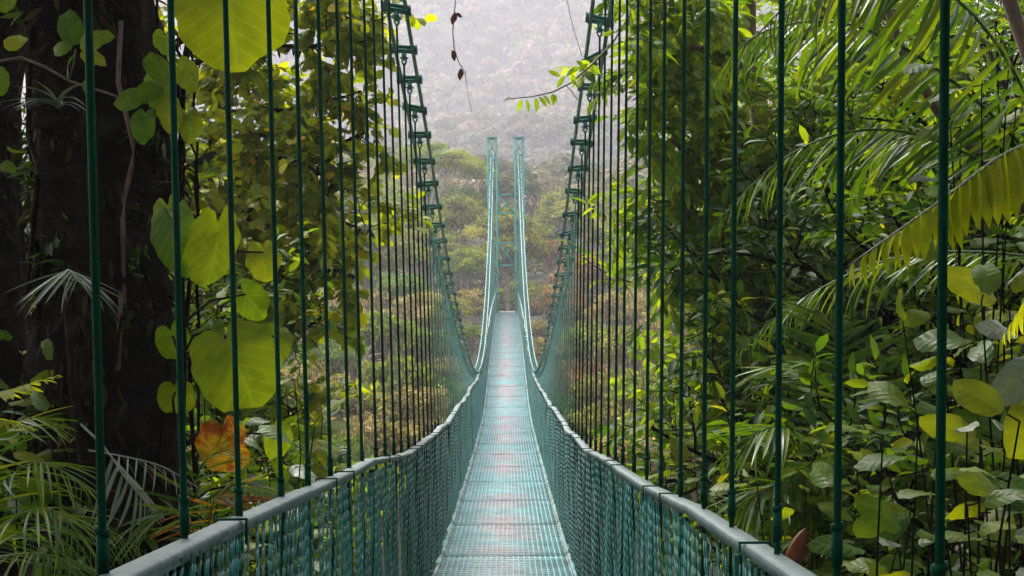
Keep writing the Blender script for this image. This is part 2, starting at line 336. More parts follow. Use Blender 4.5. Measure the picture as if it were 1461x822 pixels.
def rv(s=1.0): return rng.normal(size=3)*s
def in_walkway(p):
    """inside the space between the handrails and hangers (plants are kept trimmed there)"""
    p = np.atleast_2d(p); return (np.abs(p[:, 0]+.04) < .72) & (p[:, 1] > -4) & (p[:, 1] < 78) & (p[:, 2] > -4) & (p[:, 2] < np.where(p[:, 1] < 9, 4, .2))
def grow(wood, lv, p, d, L, r, level, spec):
    """one branch: wandering tapered tube, then side branches or leaves"""
    k = 5; pts = [np.array(p, float)]; d = unit(d)
    for a in range(k):
        d = unit(d+rv(spec.get('wander', .16))+np.array([0, 0, spec.get('up', 0.0)-spec.get('sag', .05)*(level == 0)]))
        pts.append(pts[-1]+d*L/k)
    pts = np.array(pts)
    if np.any(in_walkway(pts)): return
    wood.tube(pts, np.linspace(r, r*.45, k+1), 4 if level == 0 else 5 if level == 1 else 7, r=rng.random(), cap=False)
    if level == 0:
        nl = spec['leaves']; sd = 1
        for j in range(nl):
            u = (j+.6)/nl*k; a = min(int(u), k-1); q = pts[a]+(pts[a+1]-pts[a])*(u-a)
            tg = unit(pts[a+1]-pts[a]); side = unit(np.cross(tg, [0, 0, 1])+1e-4)*sd; sd = -sd
            ld = unit(tg*.55+side*.8+rv(.28)+np.array([0, 0, -spec.get('droop', .15)]))
            if j == nl-1: ld = unit(tg+rv(.2))
            nn = unit(np.array([0, 0, 1.])+rv(spec.get('tilt', .45)))
            lv.add(q, ld, nn, spec['size']*rng.uniform(.65, 1.2), np.clip(rng.normal(.45, .25), 0, 1))
    else:
        nb = spec['n'][level]
        for j in range(nb):
            u = (j+.5+rng.uniform(-.3, .3))/nb*.85*k+.15*k; a = min(int(u), k-1); q = pts[a]+(pts[a+1]-pts[a])*(u-a)
            tg = unit(pts[a+1]-pts[a]); sd = unit(np.cross(tg, rv()))
            grow(wood, lv, q, tg*.55+sd*.85+np.array([0, 0, spec.get('lift', .15)]), L*spec['ratio']*rng.uniform(.7, 1.2), r*.5, level-1, spec)
        grow(wood, lv, pts[-1], d, L*spec['ratio'], r*.45, level-1, spec)

def finish_tree(root, wood, lv, tpl, leafmat, barkmat, nparts=0, leafname='leaf', wname='branches', meshname='leaf'):
    """branches + up to nparts single leaves (those that show largest) + the remaining foliage in one part"""
    if wood.n: wood.build(wname, barkmat, root, smooth=True)
    p, d, n, s, r = lv.arrays()
    if len(p) == 0: return
    ok = ~(in_walkway(p) | in_walkway(p+unit(d)*s[:, None])); p, d, n, s, r = p[ok], d[ok], n[ok], s[ok], r[ok]
    keep = np.zeros(len(p), bool)
    if nparts:
        c = p @ CN; ux = FPX*c[:, 0]/-c[:, 2]; uy = FPX*c[:, 1]/-c[:, 2]
        vis = (np.abs(ux) < 730) & (np.abs(uy) < 411) & (p[:, 1] > .5)
        score = np.where(vis, s/np.maximum(p[:, 1], .5), -1)
        idx = np.argsort(-score)[:nparts]; idx = idx[score[idx] > 0]; keep[idx] = True
        lm = leafmat
        me = leaf_small_mesh(tpl, meshname, lm)
        mm = [me]
        for i in idx:
            o = bpy.data.objects.new(leafname, mm[0]); put(o, root, frame(p[i], d[i], n[i], float(s[i])))
    b = MB(); k = ~keep; batch(b, tpl, p[k], d[k], n[k], s[k], r[k])
    if b.n: tag(b.build('foliage', leafmat, root, smooth=True), kind='stuff')

# ------------------------------------------------------------------ far wood on the misty hill
def crown_cloud(n, rad, flat=.75, lobes=9):
    """leaf clump centres + outward normals over a lumpy crown"""
    lc = unit(rng.normal(size=(lobes, 3))); lc[:, 2] = np.abs(lc[:, 2])*.8; lc *= .55
    w = rng.integers(0, lobes, n); dirs = unit(rng.normal(size=(n, 3))); dirs[:, 2] = np.where(dirs[:, 2] < -.25, -dirs[:, 2], dirs[:, 2])
    p = lc[w]+dirs*rng.uniform(.28, .52, lobes)[w][:, None]*rng.uniform(.75, 1.05, n)[:, None]
    p[:, 2] *= flat
    return p*rad, dirs, w/lobes
fx, fy = [], []
b = MB()
d = 122.0
while d < 900:
    step = 4.6+d*.0032
    half = d*.30+8
    for x in np.arange(-half, half, step):
        if abs(x) > d*.20 and rng.random() < .35: continue
        cx = x+rng.uniform(-.45, .45)*step; cyy = d+rng.uniform(-.45, .45)*step
        rad = step*rng.uniform(.45, .85)*(1.25 if rng.random() < .12 else 1)
        n = int(np.interp(d, [118, 200, 350, 900], [420, 240, 100, 50])*(1 if abs(x) < d*.2 else .5))
        p, dr, w = crown_cloud(n, rad, rng.uniform(.7, 1.0), 7)
        z = float(ground_z(cx, cyy)); h = rng.uniform(3.0, 6.5)
        p = p+np.array([cx, cyy, z+h])
        base = np.clip(rng.normal(.45, .28)+.25*math.sin(cx*.03+cyy*.017), 0, 1)
        s = rad*np.interp(d, [118, 200, 350, 900], [.17, .24, .38, .56])*rng.uniform(.7, 1.3, n)
        ld = unit(np.cross(dr, rng.normal(size=(n, 3))))
        batch(b, LEAF_QUAD, p-ld*s[:, None]*.5, ld, unit(dr+rng.normal(size=(n, 3))*.35), s*1.25, np.clip(base+rng.normal(size=n)*.10, 0, 1))
    d += step*.9
for k in range(1100):          # undergrowth along the far bank and the ravine side
    cyy = rng.uniform(58, 124); cx = rng.uniform(-.36, .36)*cyy
    if abs(cx) < 2.2 and cyy < 86: continue
    rad = rng.uniform(.7, 1.7); n = 110
    p, dr, w = crown_cloud(n, rad, .7, 6); p = p+np.array([cx, cyy, float(ground_z(cx, cyy))+rad*.45]); s = rng.uniform(.16, .36, n)
    ld = unit(np.cross(dr, rng.normal(size=(n, 3))))
    batch(b, LEAF_QUAD, p-ld*s[:, None]*.5, ld, unit(dr+rng.normal(size=(n, 3))*.35), s*1.25, np.clip(rng.normal(.5, .25)+rng.normal(size=n)*.12, 0, 1))
tag(b.build('forest', M['leaf_far'], smooth=False), 'misty wooded hillside rising behind the bridge tower', 'forest', kind='stuff')

# ------------------------------------------------------------------ trees across the ravine
def crown_mesh(name, rad, flat, n, lsz, lobes, sub=True):
    b = MB(); lc = unit(rng.normal(size=(lobes, 3))); lc[:, 2] = np.where(lc[:, 2] < -.3, -lc[:, 2], lc[:, 2])
    lc *= (rng.uniform(.45, .85, lobes)*rad)[:, None]; lc[:, 2] *= flat
    br = MB()
    for c in lc:
        cr = rad*rng.uniform(.20, .36); m = n//lobes
        dirs = unit(rng.normal(size=(m, 3))); dirs[:, 2] = np.where(dirs[:, 2] < -.1, dirs[:, 2]*-.7, dirs[:, 2])
        p = c+dirs*cr*rng.uniform(.45, 1.08, m)[:, None]*np.array([1, 1, .62])
        ld = unit(dirs*.5+np.cross(dirs, rng.normal(size=(m, 3)))); nn = unit(dirs+np.array([0, 0, .5])+rng.normal(size=(m, 3))*.5)
        s = lsz*rng.uniform(.6, 1.3, m)
        bs = rng.uniform(.15, .7)
        batch(b, small_leaf(.5, .15, .08), p, ld, nn, s, np.clip(bs+rng.normal(size=m)*.22, 0, 1))
    return b.mesh(name, M['leaf_olive'], True), lc
def trunk_mesh(name, lc, h, r, rad):
    b = MB(); top = np.array([0, 0, -rad*.25])
    base = np.array([rng.uniform(-.3, .3), rng.uniform(-.3, .3), -h])
    k = 7; u = np.linspace(0, 1, k)[:, None]; pts = base+(top-base)*u; pts[1:-1] += rng.normal(size=(k-2, 3))*[.12, .12, .03]
    b.tube(pts, np.linspace(r, r*.5, k), 7, cap=False)
    for c in lc:
        s = top*rng.uniform(.7, 1.6); mid = (s+c)/2+rng.normal(size=3)*.25-[0, 0, .2]
        b.tube([s, s+(mid-s)*.6, mid, c], [r*.42, r*.33, r*.25, r*.08], 5, cap=False)
    return b.mesh(name, M['bark_grey'], True)
VAR = {}
def variant(key, rad, flat, n, lsz, lobes, h, r):
    me, lc = crown_mesh('crown_'+key, rad, flat, n, lsz, lobes); VAR[key] = (me, trunk_mesh('trunk_'+key, lc, h, r, rad), rad)
variant('a', 3, .75, 5200, .30, 34, 12, .20)
variant('b', 3, .9, 5200, .27, 44, 12, .18)
variant('c', 3, .55, 4600, .30, 40, 10, .16)
variant('d', 3, .8, 2600, .26, 30, 10, .14)
variant('shrub', 2, .65, 3600, .27, 40, 4, .07)
variant('sparse', 2, .8, 2600, .24, 40, 5, .05)
def mid_tree(px, py, d, wpx, var, leaf, label, name='ravine_tree', group='trees across the ravine', bark='bark_grey', cat='tree'):
    c = PX(px, py, d); me, tm, rad = VAR[var]; s = wpx/2/(FPX/d)/rad
    gz = float(ground_z(c[0], c[1]))
    root = empty(name, (c[0], c[1], gz-.1), label, cat, group)
    m = T(c) @ Matrix.Rotation(rng.uniform(0, 6.28), 4, 'Z') @ Matrix.Diagonal((s, s, s*rng.uniform(.85, 1.1), 1))
    with_mat(put(bpy.data.objects.new('crown', me), root, m), M[leaf])
    hh = c[2]-gz+.2; ht = -min(v.co.z for v in tm.vertices)
    with_mat(put(bpy.data.objects.new('trunk', tm), root, T(c) @ Matrix.Diagonal((s, s, max(s, hh/ht) if hh > 0 else s, 1))), M[bark])
    return root
# the flat-topped tree
def umbrella_tree():
    d = 104; s = d/FPX; c = PX(612, 262, d); gz = float(ground_z(c[0], c[1]))
    root = empty('umbrella_tree', (c[0], c[1], gz-.1), 'broad flat-topped tree with spreading bare limbs beside the bridge tower', 'tree')
    wood = MB(); lf = MB(); fork = PX(598, 350, d)
    base = np.array([c[0], c[1], gz-.2]); wood.tube([base, base*.5+fork*.5+[.2, 0, 0], fork], [.32, .25, .2], 8)
    for k in range(46):
        a = rng.uniform(0, 2*math.pi); q = math.sqrt(rng.uniform(.02, 1)); ex = q*math.cos(a); ey = q*math.sin(a)
        px = 612+ex*84; py = 208+38*abs(ex)**1.6+rng.uniform(0, 26)
        e = PX(px, py, d+ey*3.6)
        if k % 2 == 0:
            mid = fork*.45+e*.55+np.array([0, 0, -.5])+rv(.2)
            wood.tube([fork+rv(.1), fork*.75+mid*.25+rv(.12), mid, e], [.11, .09, .06, .02], 5, cap=False)
        m = 210; dr = unit(rng.normal(size=(m, 3))); dr[:, 2] = np.abs(dr[:, 2])
        p = e+dr*np.array([1.15, 1.15, .34])*rng.uniform(.3, 1.05, m)[:, None]
        ld = unit(np.cross(dr, rng.normal(size=(m, 3)))); batch(lf, LEAF_POINTED, p, ld, unit(dr+[0, 0, .8]+rng.normal(size=(m, 3))*.4), .26*rng.uniform(.6, 1.2, m), np.clip(rng.normal(.5, .2)+rng.normal(size=m)*.15, 0, 1))
    lf.build('crown', M['leaf_yellow'], root, smooth=True); wood.build('trunk', M['bark_grey'], root, smooth=True)
umbrella_tree()
CNAME = {'leaf_olive': 'olive', 'leaf_yellow': 'yellow green', 'leaf_green': 'green', 'leaf_brown': 'brownish pink', 'leaf_rust': 'rust brown'}
def tree_label(d, w, v, cn):
    size = 'small' if w < 4.4 else 'large' if w > 5.6 else 'middling'
    shape = {'a': 'rounded', 'b': 'tall clumped', 'c': 'flat spreading', 'd': 'thin see-through'}[v]
    where = 'in the ravine before the tower' if d < 70 else 'on the bank around the tower foot' if d < 84 else 'on the slope behind the tower'
    return '%s %s %s tree %s' % (size, shape, cn, where)
def GN(l): return l.replace(' tree ', ' trees ')
midspec = [
 # px, py, d, width px, variant, leaf, label
 (655, 320, 92, 96, 'b', 'leaf_olive', 'olive clumped tree standing just left of the tower below the flat-topped tree'),
 (615, 372, 86, 110, 'b', 'leaf_olive', None), (665, 385, 82, 80, 'a', 'leaf_yellow', None), (560, 350, 96, 100, 'a', 'leaf_olive', None),
 (575, 430, 74, 110, 'a', 'leaf_green', None), (640, 455, 66, 84, 'b', 'leaf_olive', None), (672, 480, 62, 60, 'c', 'leaf_yellow', None),
 (520, 400, 84, 110, 'c', 'leaf_olive', None), (500, 460, 70, 110, 'b', 'leaf_green', None), (668, 440, 76, 70, 'a', 'leaf_brown', None),
 (703, 392, 96, 84, 'a', 'leaf_yellow', 'yellow green tree close behind the left tower column'), (744, 430, 90, 80, 'b', 'leaf_yellow', None), (735, 350, 108, 64, 'c', 'leaf_olive', None),
 (790, 372, 88, 76, 'b', 'leaf_rust', None), (835, 400, 82, 104, 'a', 'leaf_rust', None), (800, 440, 74, 90, 'd', 'leaf_rust', None), (870, 345, 96, 90, 'c', 'leaf_olive', None),
 (905, 395, 86, 110, 'b', 'leaf_yellow', None), (880, 450, 70, 100, 'a', 'leaf_brown', None), (940, 430, 76, 110, 'd', 'leaf_brown', None), (985, 400, 84, 120, 'b', 'leaf_brown', None),
 (770, 480, 66, 56, 'b', 'leaf_brown', None), (775, 425, 80, 60, 'a', 'leaf_olive', None),
]
for k, (px, py, d, w, v, lf, lb) in enumerate(midspec):
    cn = CNAME[lf]; l2 = tree_label(d, w*d/FPX, v, cn)
    mid_tree(px, py, d, w, v, lf, lb or l2, name='far_bank_tree', group=None if lb else GN(l2))
placed = [PX(a, e, f_)[:2] for a, e, f_, *_ in midspec]
for k in range(1500):
    y = rng.uniform(54, 114); x = rng.uniform(-.34, .34)*y
    if len(placed) > 150: break
    if abs(x) < 3.4 and y < 84: continue
    if min(math.hypot(x-a, y-e) for a, e in placed) < 2.9: continue
    placed.append((x, y)); lf = ['leaf_olive', 'leaf_olive', 'leaf_yellow', 'leaf_green', 'leaf_brown', 'leaf_rust' if x > 0 else 'leaf_olive'][rng.integers(0, 6)]
    cn = {'leaf_olive': 'olive', 'leaf_yellow': 'yellow green', 'leaf_green': 'green', 'leaf_brown': 'brownish pink', 'leaf_rust': 'rust brown'}[lf]
    z = float(ground_z(x, y))+rng.uniform(3.5, 7.0); w = CN.T @ np.array([x, y, z]); px = 730.5+FPX*w[0]/-w[2]; py = 411-FPX*w[1]/-w[2]
    wd = rng.uniform(3.8, 6.8); vv = 'abcd'[rng.integers(0, 4)]; l2 = tree_label(y, wd, vv, cn)
    mid_tree(px, py, y, wd*FPX/y, vv, lf, l2, name='far_bank_tree', group=GN(l2))
SL = 'low %s shrub on the ravine slope beneath the bridge cables'
shr = [
 (480, 520, 46, 120, 'shrub', 'leaf_green'), (540, 480, 52, 110, 'shrub', 'leaf_yellow'), (600, 500, 56, 110, 'sparse', 'leaf_green'), (640, 530, 50, 80, 'sparse', 'leaf_brown'),
 (560, 545, 44, 130, 'shrub', 'leaf_yellow'), (500, 590, 38, 150, 'shrub', 'leaf_olive'), (590, 590, 38, 120, 'sparse', 'leaf_brown'), (440, 560, 40, 140, 'sparse', 'leaf_brown'),
 (540, 640, 30, 150, 'sparse', 'leaf_brown'), (470, 660, 27, 150, 'shrub', 'leaf_green'), (620, 560, 44, 80, 'shrub', 'leaf_green'), (655, 560, 48, 60, 'sparse', 'leaf_brown'),
 (520, 690, 25, 120, 'shrub', 'leaf_yellow'), (420, 640, 30, 150, 'sparse', 'leaf_brown'),
 (800, 510, 56, 90, 'sparse', 'leaf_brown'), (850, 490, 56, 110, 'shrub', 'leaf_yellow'), (910, 500, 50, 120, 'shrub', 'leaf_olive'), (960, 480, 54, 120, 'sparse', 'leaf_brown'),
 (830, 550, 46, 100, 'sparse', 'leaf_rust'), (880, 560, 42, 120, 'shrub', 'leaf_olive'), (940, 560, 40, 140, 'shrub', 'leaf_yellow'), (1000, 520, 44, 150, 'sparse', 'leaf_brown'),
 (860, 610, 36, 120, 'shrub', 'leaf_olive'), (920, 630, 31, 140, 'shrub', 'leaf_yellow'), (890, 660, 29, 130, 'sparse', 'leaf_brown'), (980, 610, 32, 150, 'shrub', 'leaf_olive'), (800, 580, 44, 70, 'shrub', 'leaf_green'),
]
for (px, py, d, w, v, lf) in shr:
    cn = {'leaf_olive': 'olive', 'leaf_yellow': 'yellow green', 'leaf_green': 'green', 'leaf_brown': 'dry brownish', 'leaf_rust': 'rust coloured'}[lf]
    l2 = ('%s %s %s shrub %s' % ('wide' if w*d/FPX > 2.6 else 'narrow', 'densely leaved' if v == 'shrub' else 'sparsely leaved', cn, 'on the slope close behind the near hangers' if d < 34 else 'half way down the ravine slope' if d < 47 else 'low in the ravine beside the sagging cable'))
    mid_tree(px, py+6, d, w*1.05, v, lf, l2, name='slope_shrub', group=l2.replace(' shrub ', ' shrubs '), cat='shrub', bark='bark_brown')
# pale bare snag in the shrubs left of the bridge
d = 45; wood = MB()
def pxs(l, d): return [PX(a, b, d) for a, b in l]
wood.tube(pxs([(521, 640), (522, 560), (520, 512)], d), [.11, .10, .08], 8)
wood.tube(pxs([(521, 514), (514, 498), (506, 488)], d), [.06, .045, .02], 6); wood.tube(pxs([(521, 512), (532, 507), (550, 503)], d), [.05, .04, .02], 6)
wood.tube(pxs([(520, 514), (528, 496), (536, 490)], d), [.05, .04, .02], 6); wood.tube(pxs([(522, 552), (540, 548), (546, 540)], d), [.04, .03, .01], 5)
g0 = PX(521, 640, d); wood.tube([(g0[0], g0[1], float(ground_z(g0[0], g0[1]))-.2), g0], [.18, .11], 8)
tag(wood.build('bare_snag', M['bark_grey'], None, T((g0[0], g0[1], float(ground_z(g0[0], g0[1])))), True), 'pale bare forked trunk among the dry shrubs', 'tree')

# ------------------------------------------------------------------ the bridge
XC = -.04
def pchip(x, y):
    x = np.array(x, float); y = np.array(y, float); h = np.diff(x); dl = np.diff(y)/h; m = np.zeros(len(x))
    for k in range(1, len(x)-1): m[k] = (dl[k-1]*h[k]+dl[k]*h[k-1])/(h[k]+h[k-1])
    m[0] = dl[0]; m[-1] = dl[-1]
    def f(q):
        q = np.asarray(q, float); k = np.clip(np.searchsorted(x, q)-1, 0, len(x)-2); u = (q-x[k])/h[k]
        return (2*u**3-3*u**2+1)*y[k]+(u**3-2*u**2+u)*h[k]*m[k]+(-2*u**3+3*u**2)*y[k+1]+(u**3-u**2)*h[k]*m[k+1]
    return f
deck_z = pchip([-4, 2.4, 6.5, 11, 17, 20.3, 27.6, 33, 38, 44, 58, 77], [-.95, -1.57, -1.98, -2.42, -2.79, -2.96, -3.30, -3.46, -3.37, -3.08, -2.70, -2.48])
cable_z = pchip([-8, 0, 5, 9.5, 11, 12.3, 14, 19, 27, 34, 39, 45, 58, 72.5, 76.5], [10.2, 6.0, 3.6, 1.75, 1.35, 1.0, .5, -.68, -1.98, -2.36, -2.22, -1.6, .85, 5.0, 6.2])
DW, RH, HX, CX = .56, 1.05, .615, .665
SP = .56
bridge = empty('suspension_bridge', (XC, 0, float(deck_z(0))), 'long green suspension footbridge with wire mesh sides crossing the ravine', 'bridge')
# deck panels
PL = 1.12; DL = 2.24
def strip(b, x0, x1, y0, y1, z0, z1, k):
    """box section laid along the sagging deck line, k segments long"""
    yy_ = np.linspace(y0, y1, k+1); zz_ = deck_z(yy_)
    v = np.concatenate([np.stack([np.full(k+1, x), yy_, zz_+z], 1) for x, z in ((x0, z0), (x1, z0), (x1, z1), (x0, z1))])
    n = k+1; q = [[c*n+a, c*n+a+1, ((c+1) % 4)*n+a+1, ((c+1) % 4)*n+a] for c in range(4) for a in range(k)]
    b.add(v, q+[[0, n, 2*n, 3*n], [3*n+k, 2*n+k, n+k, k]])
def deck_panel(y0):
    b = MB(); y1 = y0+DL-.009; y0 = y0+.009; k = 8
    strip(b, XC-DW, XC+DW, y0, y1, -.024, 0, k)
    for x in np.linspace(-DW+.03, DW-.03, 24): strip(b, XC+x-.006, XC+x+.006, y0+.002, y1-.002, -.001, .006, k)
    for y in np.linspace(y0+.03, y1-.03, 21): b.box((XC, y, float(deck_z(y))+.0022), (2*DW-.02, .014, .0044))
    for s in (-1, 1): strip(b, XC+s*(DW-.012)-.012, XC+s*(DW-.012)+.012, y0+.001, y1-.001, -.002, .026, k)
    return b
deckp = MB()
yy = np.arange(-3.36, 77, .56); 
for s in (-1, 1): deckp.tube([(XC+s*.42, y, float(deck_z(y))-.09) for y in yy], .028, 6)
deck = deckp.build('deck_stringers', M['paint_teal'], bridge)
k = 0
ycur = -3.36
while ycur < 75.5:
    deck_panel(ycur).build('deck_panel', M['deck'], bridge, T((XC, ycur, float(deck_z(ycur))+rng.normal()*.002)))
    ycur += DL
# cross beams under the deck, at each hanger pair
cb = MB(); cb.box((0, 0, 0), (2*HX+.06, .05, .07)); cbm = cb.mesh('cross_beam', M['paint_teal'])
# fence panel: woven diamond wire
def chain_mesh(L, H, pitch=.044):
    b = MB(); nz = int(round(H/pitch*2)); dz = H/nz; rw = .0030; ncol = int(round(L/pitch*1.0)); dx = L/ncol
    a = np.arange(3)*2*math.pi/3
    for c in range(ncol):
        z = np.arange(nz+1)*dz; y = c*dx+np.where(np.arange(nz+1) % 2 == 0, 0.0, dx)
        x = np.where(np.arange(nz+1) % 2 == 0, .004, -.004)
        pts = np.stack([x+.010*np.sin(z*4.1+c*.31)+rng.normal()*.003, y+rng.normal()*.003+rng.normal(size=nz+1)*.0009, z+rng.normal()*.003], 1)
        ring = pts[:, None]+np.stack([np.cos(a)*rw*1.2, np.sin(a)*rw*1.35, np.zeros(3)], 1)[None]
        i = np.arange(nz)[:, None]*3; j = np.arange(3)[None]; j2 = (j+1) % 3
        b.add(ring.reshape(-1, 3), np.stack([i+j, i+j2, i+3+j2, i+3+j], -1).reshape(-1, 4))
    return b.mesh('mesh_panel', M['wire'], False)
cm = [chain_mesh(PL, RH-.002), chain_mesh(PL, RH-.002, .042), chain_mesh(PL, RH-.002, .046), chain_mesh(PL, RH-.002, .043)]
# handrail cap: rounded angle section with a lip on the walkway side
def cap_mesh(L):
    b = MB(); prof = np.array([(-.027, -.010), (-.029, .005), (-.025, .009), (.020, .009), (.026, .004), (.028, -.017), (.023, -.017), (.020, .002), (-.020, .002), (-.024, -.010)])
    n = len(prof); v = np.concatenate([np.c_[prof[:, 0], np.full(n, y), prof[:, 1]] for y in (0, L)])
    q = [[k, (k+1) % n, n+(k+1) % n, n+k] for k in range(n)]
    b.add(v, q); b.add(v, t=[[n-1, 0, 1], [n-1, 1, 2], [n-1, 2, 8], [8, 2, 3], [8, 3, 7], [7, 3, 4], [7, 4, 5], [7, 5, 6]])
    return b.mesh('handrail_cap', M['cap'])
capm = cap_mesh(PL+.012)
pb = MB(); pb.box((0, 0, RH/2), (.028, .028, RH)); pb.box((.0, 0, RH-.10), (.034, .036, .05)); postm = pb.mesh('fence_post', M['paint_dark'])
tb = MB();  tb.box((0, 0, .0145), (.076, .012, .005)); tb.box((.036, 0, -.014), (.005, .012, .062)); tb.box((-.037, 0, -.004), (.005, .012, .04)); tiem = tb.mesh('cap_tie', M['paint_dark'])
def shear(p, q, flip):
    """local y runs p->q, local z is up, local x points to the walkway"""
    e = unit(q-p); x = unit(np.cross(e, [0, 0, 1])); z = np.cross(x, e); l = np.linalg.norm(q-p)/PL
    m = Matrix.Identity(4)
    for i in range(3): m[i][0] = x[i]*flip; m[i][1] = e[i]*l; m[i][2] = z[i]; m[i][3] = p[i]
    return m
for s in (-1, 1):
    ys_ = np.arange(-3.36, 76.5, PL)
    jz = rng.normal(size=len(ys_)+1)*.008; jx = rng.normal(size=len(ys_)+1)*.009
    jz += .012*np.sin(np.arange(len(ys_)+1)*1.1+s)
    for k, y in enumerate(ys_):
        ro, ro2 = (0, 0) if s < 0 else (-.03-.038*float(1-sm(y, 4, 9)), -.03-.038*float(1-sm(y+PL, 4, 9)))
        fx_ = XC+s*(DW+.018)
        a = np.array([fx_, y, float(deck_z(y))]); c = np.array([fx_, y+PL, float(deck_z(y+PL))])
        put(bpy.data.objects.new('fence_post', postm), bridge, T(a+[s*.022, 0, ro-.004]) @ Matrix.Rotation(-s*jx[k]/RH, 4, 'Y'))
        fp = put(bpy.data.objects.new('mesh_panel', cm[rng.integers(0, 4)]), bridge, shear(a+[rng.normal()*.006, 0, ro], c+[rng.normal()*.006, 0, ro2], -s))
        top = RH+.012
        a2 = a+[jx[k]+s*.028, 0, top+jz[k]+ro]; c2 = c+[jx[k+1]+s*.028, 0, top+jz[k+1]+.003+ro2]
        hr = put(bpy.data.objects.new('handrail_cap', capm), bridge, shear(a2, c2, -s))
        if k % 2 == 0 or k > 6:
            put(bpy.data.objects.new('cap_tie', tiem), hr, shear(a2+(c2-a2)*.5*(k % 2), c2+(c2-a2)*.5*(k % 2), -s))
# hangers and cable clamps
hb = MB(); hb.tube([(0, 0, 0), (0, 0, 1)], .0072, 8); hangm_shaded = hb.mesh('hanger_rod', M['paint_dark'], True)
hb2 = MB(); hb2.tube([(0, 0, 0), (0, 0, 1)], .0072, 6); hangm_lit = hb2.mesh('hanger_rod', M['paint_teal'], True)
sb_ = MB(); sb_.tube([(0, 0, -.035), (0, 0, .03)], .0105, 8); sb_.tube([(0, 0, .03), (0, 0, .042)], .0125, 6); slm = sb_.mesh('rod_sleeve', M['paint_dark'])
def clamp_mesh():
    b = MB()
    b.box((0, 0, .016), (.19, .026, .011)); b.box((0, 0, -.010), (.19, .026, .011))
    for s in (-1, 1):
        b.box((s*.090, 0, .003), (.014, .030, .044)); b.tube([(s*.078, 0, -.032), (s*.078, 0, .032)], .006, 6)
    b.box((0, 0, -.030), (.034, .018, .034)); b.tube([(0, -.014, -.052), (0, .014, -.052)], .016, 8)
    b.tube([(-.030, 0, -.056), (.030, 0, -.056)], .006, 6)
    for s in (-1, 1): b.tube([(s*.015, 0, -.055), (s*.016, 0, -.080), (s*.006, 0, -.102), (0, 0, -.108)], [.006, .007, .006, .005], 6)
    return b.mesh('cable_clamp', M['paint_teal'])
clm = clamp_mesh()
for s in (-1, 1):
    for y in np.arange(-.07 if s < 0 else -.45, 75.9, .6):
        y = y+rng.normal()*.03
        zt = float(cable_z(y)); zb = float(deck_z(y))-.06
        bx = XC+s*HX; tx = XC+s*(CX+.012*max(0, min(zt-zb-1, 6))*0.6)
        if zt-.11-zb < .15: continue
        a = np.array([bx, y, zb]); c = np.array([tx, y+rng.normal()*.008, zt-.10]); v = c-a
        zz = unit(v); xx = unit(np.cross([0, 1, 0], zz)); yv = np.cross(zz, xx); m = Matrix.Identity(4)
        for i in range(3): m[i][0] = xx[i]; m[i][1] = yv[i]; m[i][2] = v[i]; m[i][3] = a[i]
        h = put(bpy.data.objects.new('hanger', hangm_shaded if y < 13 else hangm_lit), bridge, m)  # same rods: darker copy near, paler copy far, shade put into the paint
        if y < 14:
            f_ = (RH+.05+.06-.03*(s > 0))/max(v[2], .3); put(bpy.data.objects.new('rod_sleeve', slm), h, T(a+v*f_+[0, 0, rng.normal()*.006]))
        sl = math.atan(float(cable_z(y+.1)-cable_z(y-.1))/.2)
        put(bpy.data.objects.new('cable_clamp', clm), h, T((tx, y, zt)) @ Matrix.Rotation(sl*.35, 4, 'X') @ Matrix.Rotation(rng.normal()*.03, 4, 'Y'))
for y in np.arange(-2.8, 75.9, SP):
    put(bpy.data.objects.new('cross_beam', cbm), bridge, T((XC, y, float(deck_z(y))-.075)))
yc = np.arange(-8, 76.6, .28)
for s in (-1, 1):
    for e in (-.062, .062):
        b = MB(); b.tube([(XC+s*(CX+.012*max(0, min(float(cable_z(y)-deck_z(y))-1, 6))*.6)+e, y, float(cable_z(y))+.004) for y in yc], .0145, 8)
        b.build('main_cable', M['cable'], bridge, T((XC+s*CX, 0, 5)), True)
# far tower: two lattice columns joined by crossed panels
ty = 76.6; z0, z1 = -9.0, 6.9
tw = MB(); tw.box((XC, ty, -2.56), (1.9, .30, .14)); tw.box((XC, ty+.4, -6.0), (2.4, .5, .5))
tower = tw.build('tower', M['tower_teal'], bridge, T((XC, ty, -2.6)))
for s in (-1, 1):
    cx = XC+s*.72; b = MB(); hw = .26
    for ax in (-1, 1):
        for ay in (-1, 1): b.box((cx+ax*(hw-.03), ty+ay*(hw-.03), (z0+z1)/2), (.085, .085, z1-z0))
    seg = np.arange(z1, z0, -.92)
    for q, zt in enumerate(seg[:-1]):
        zb = seg[q+1]
        for ay in (-1, 1):
            b.bar((cx-hw, ty+ay*(hw-.02), zt), (cx+hw, ty+ay*(hw-.02), zt), .05, .06)
            b.bar((cx-hw+.04, ty+ay*(hw-.015), zt-.03), (cx+hw-.04, ty+ay*(hw-.015), zb+.03), .05, .035)
            b.bar((cx+hw-.04, ty+ay*(hw-.028), zt-.03), (cx-hw+.04, ty+ay*(hw-.03), zb+.03), .05, .035)
        for ax in (-1, 1): b.bar((cx+ax*(hw-.02), ty-hw+.04, zt-.03), (cx+ax*(hw-.02), ty+hw-.04, zb+.03), .03, .035)
    b.box((cx, ty, z1+.02), (.58, .58, .05)); b.box((cx, ty-.02, z1-.06), (.20, .30, .10))
    b.box((cx+s*.15, ty-.02, (5.0+1.9)/2), (.17, .40, 3.1))
    b.build('tower_column', M['tower_teal'], tower)
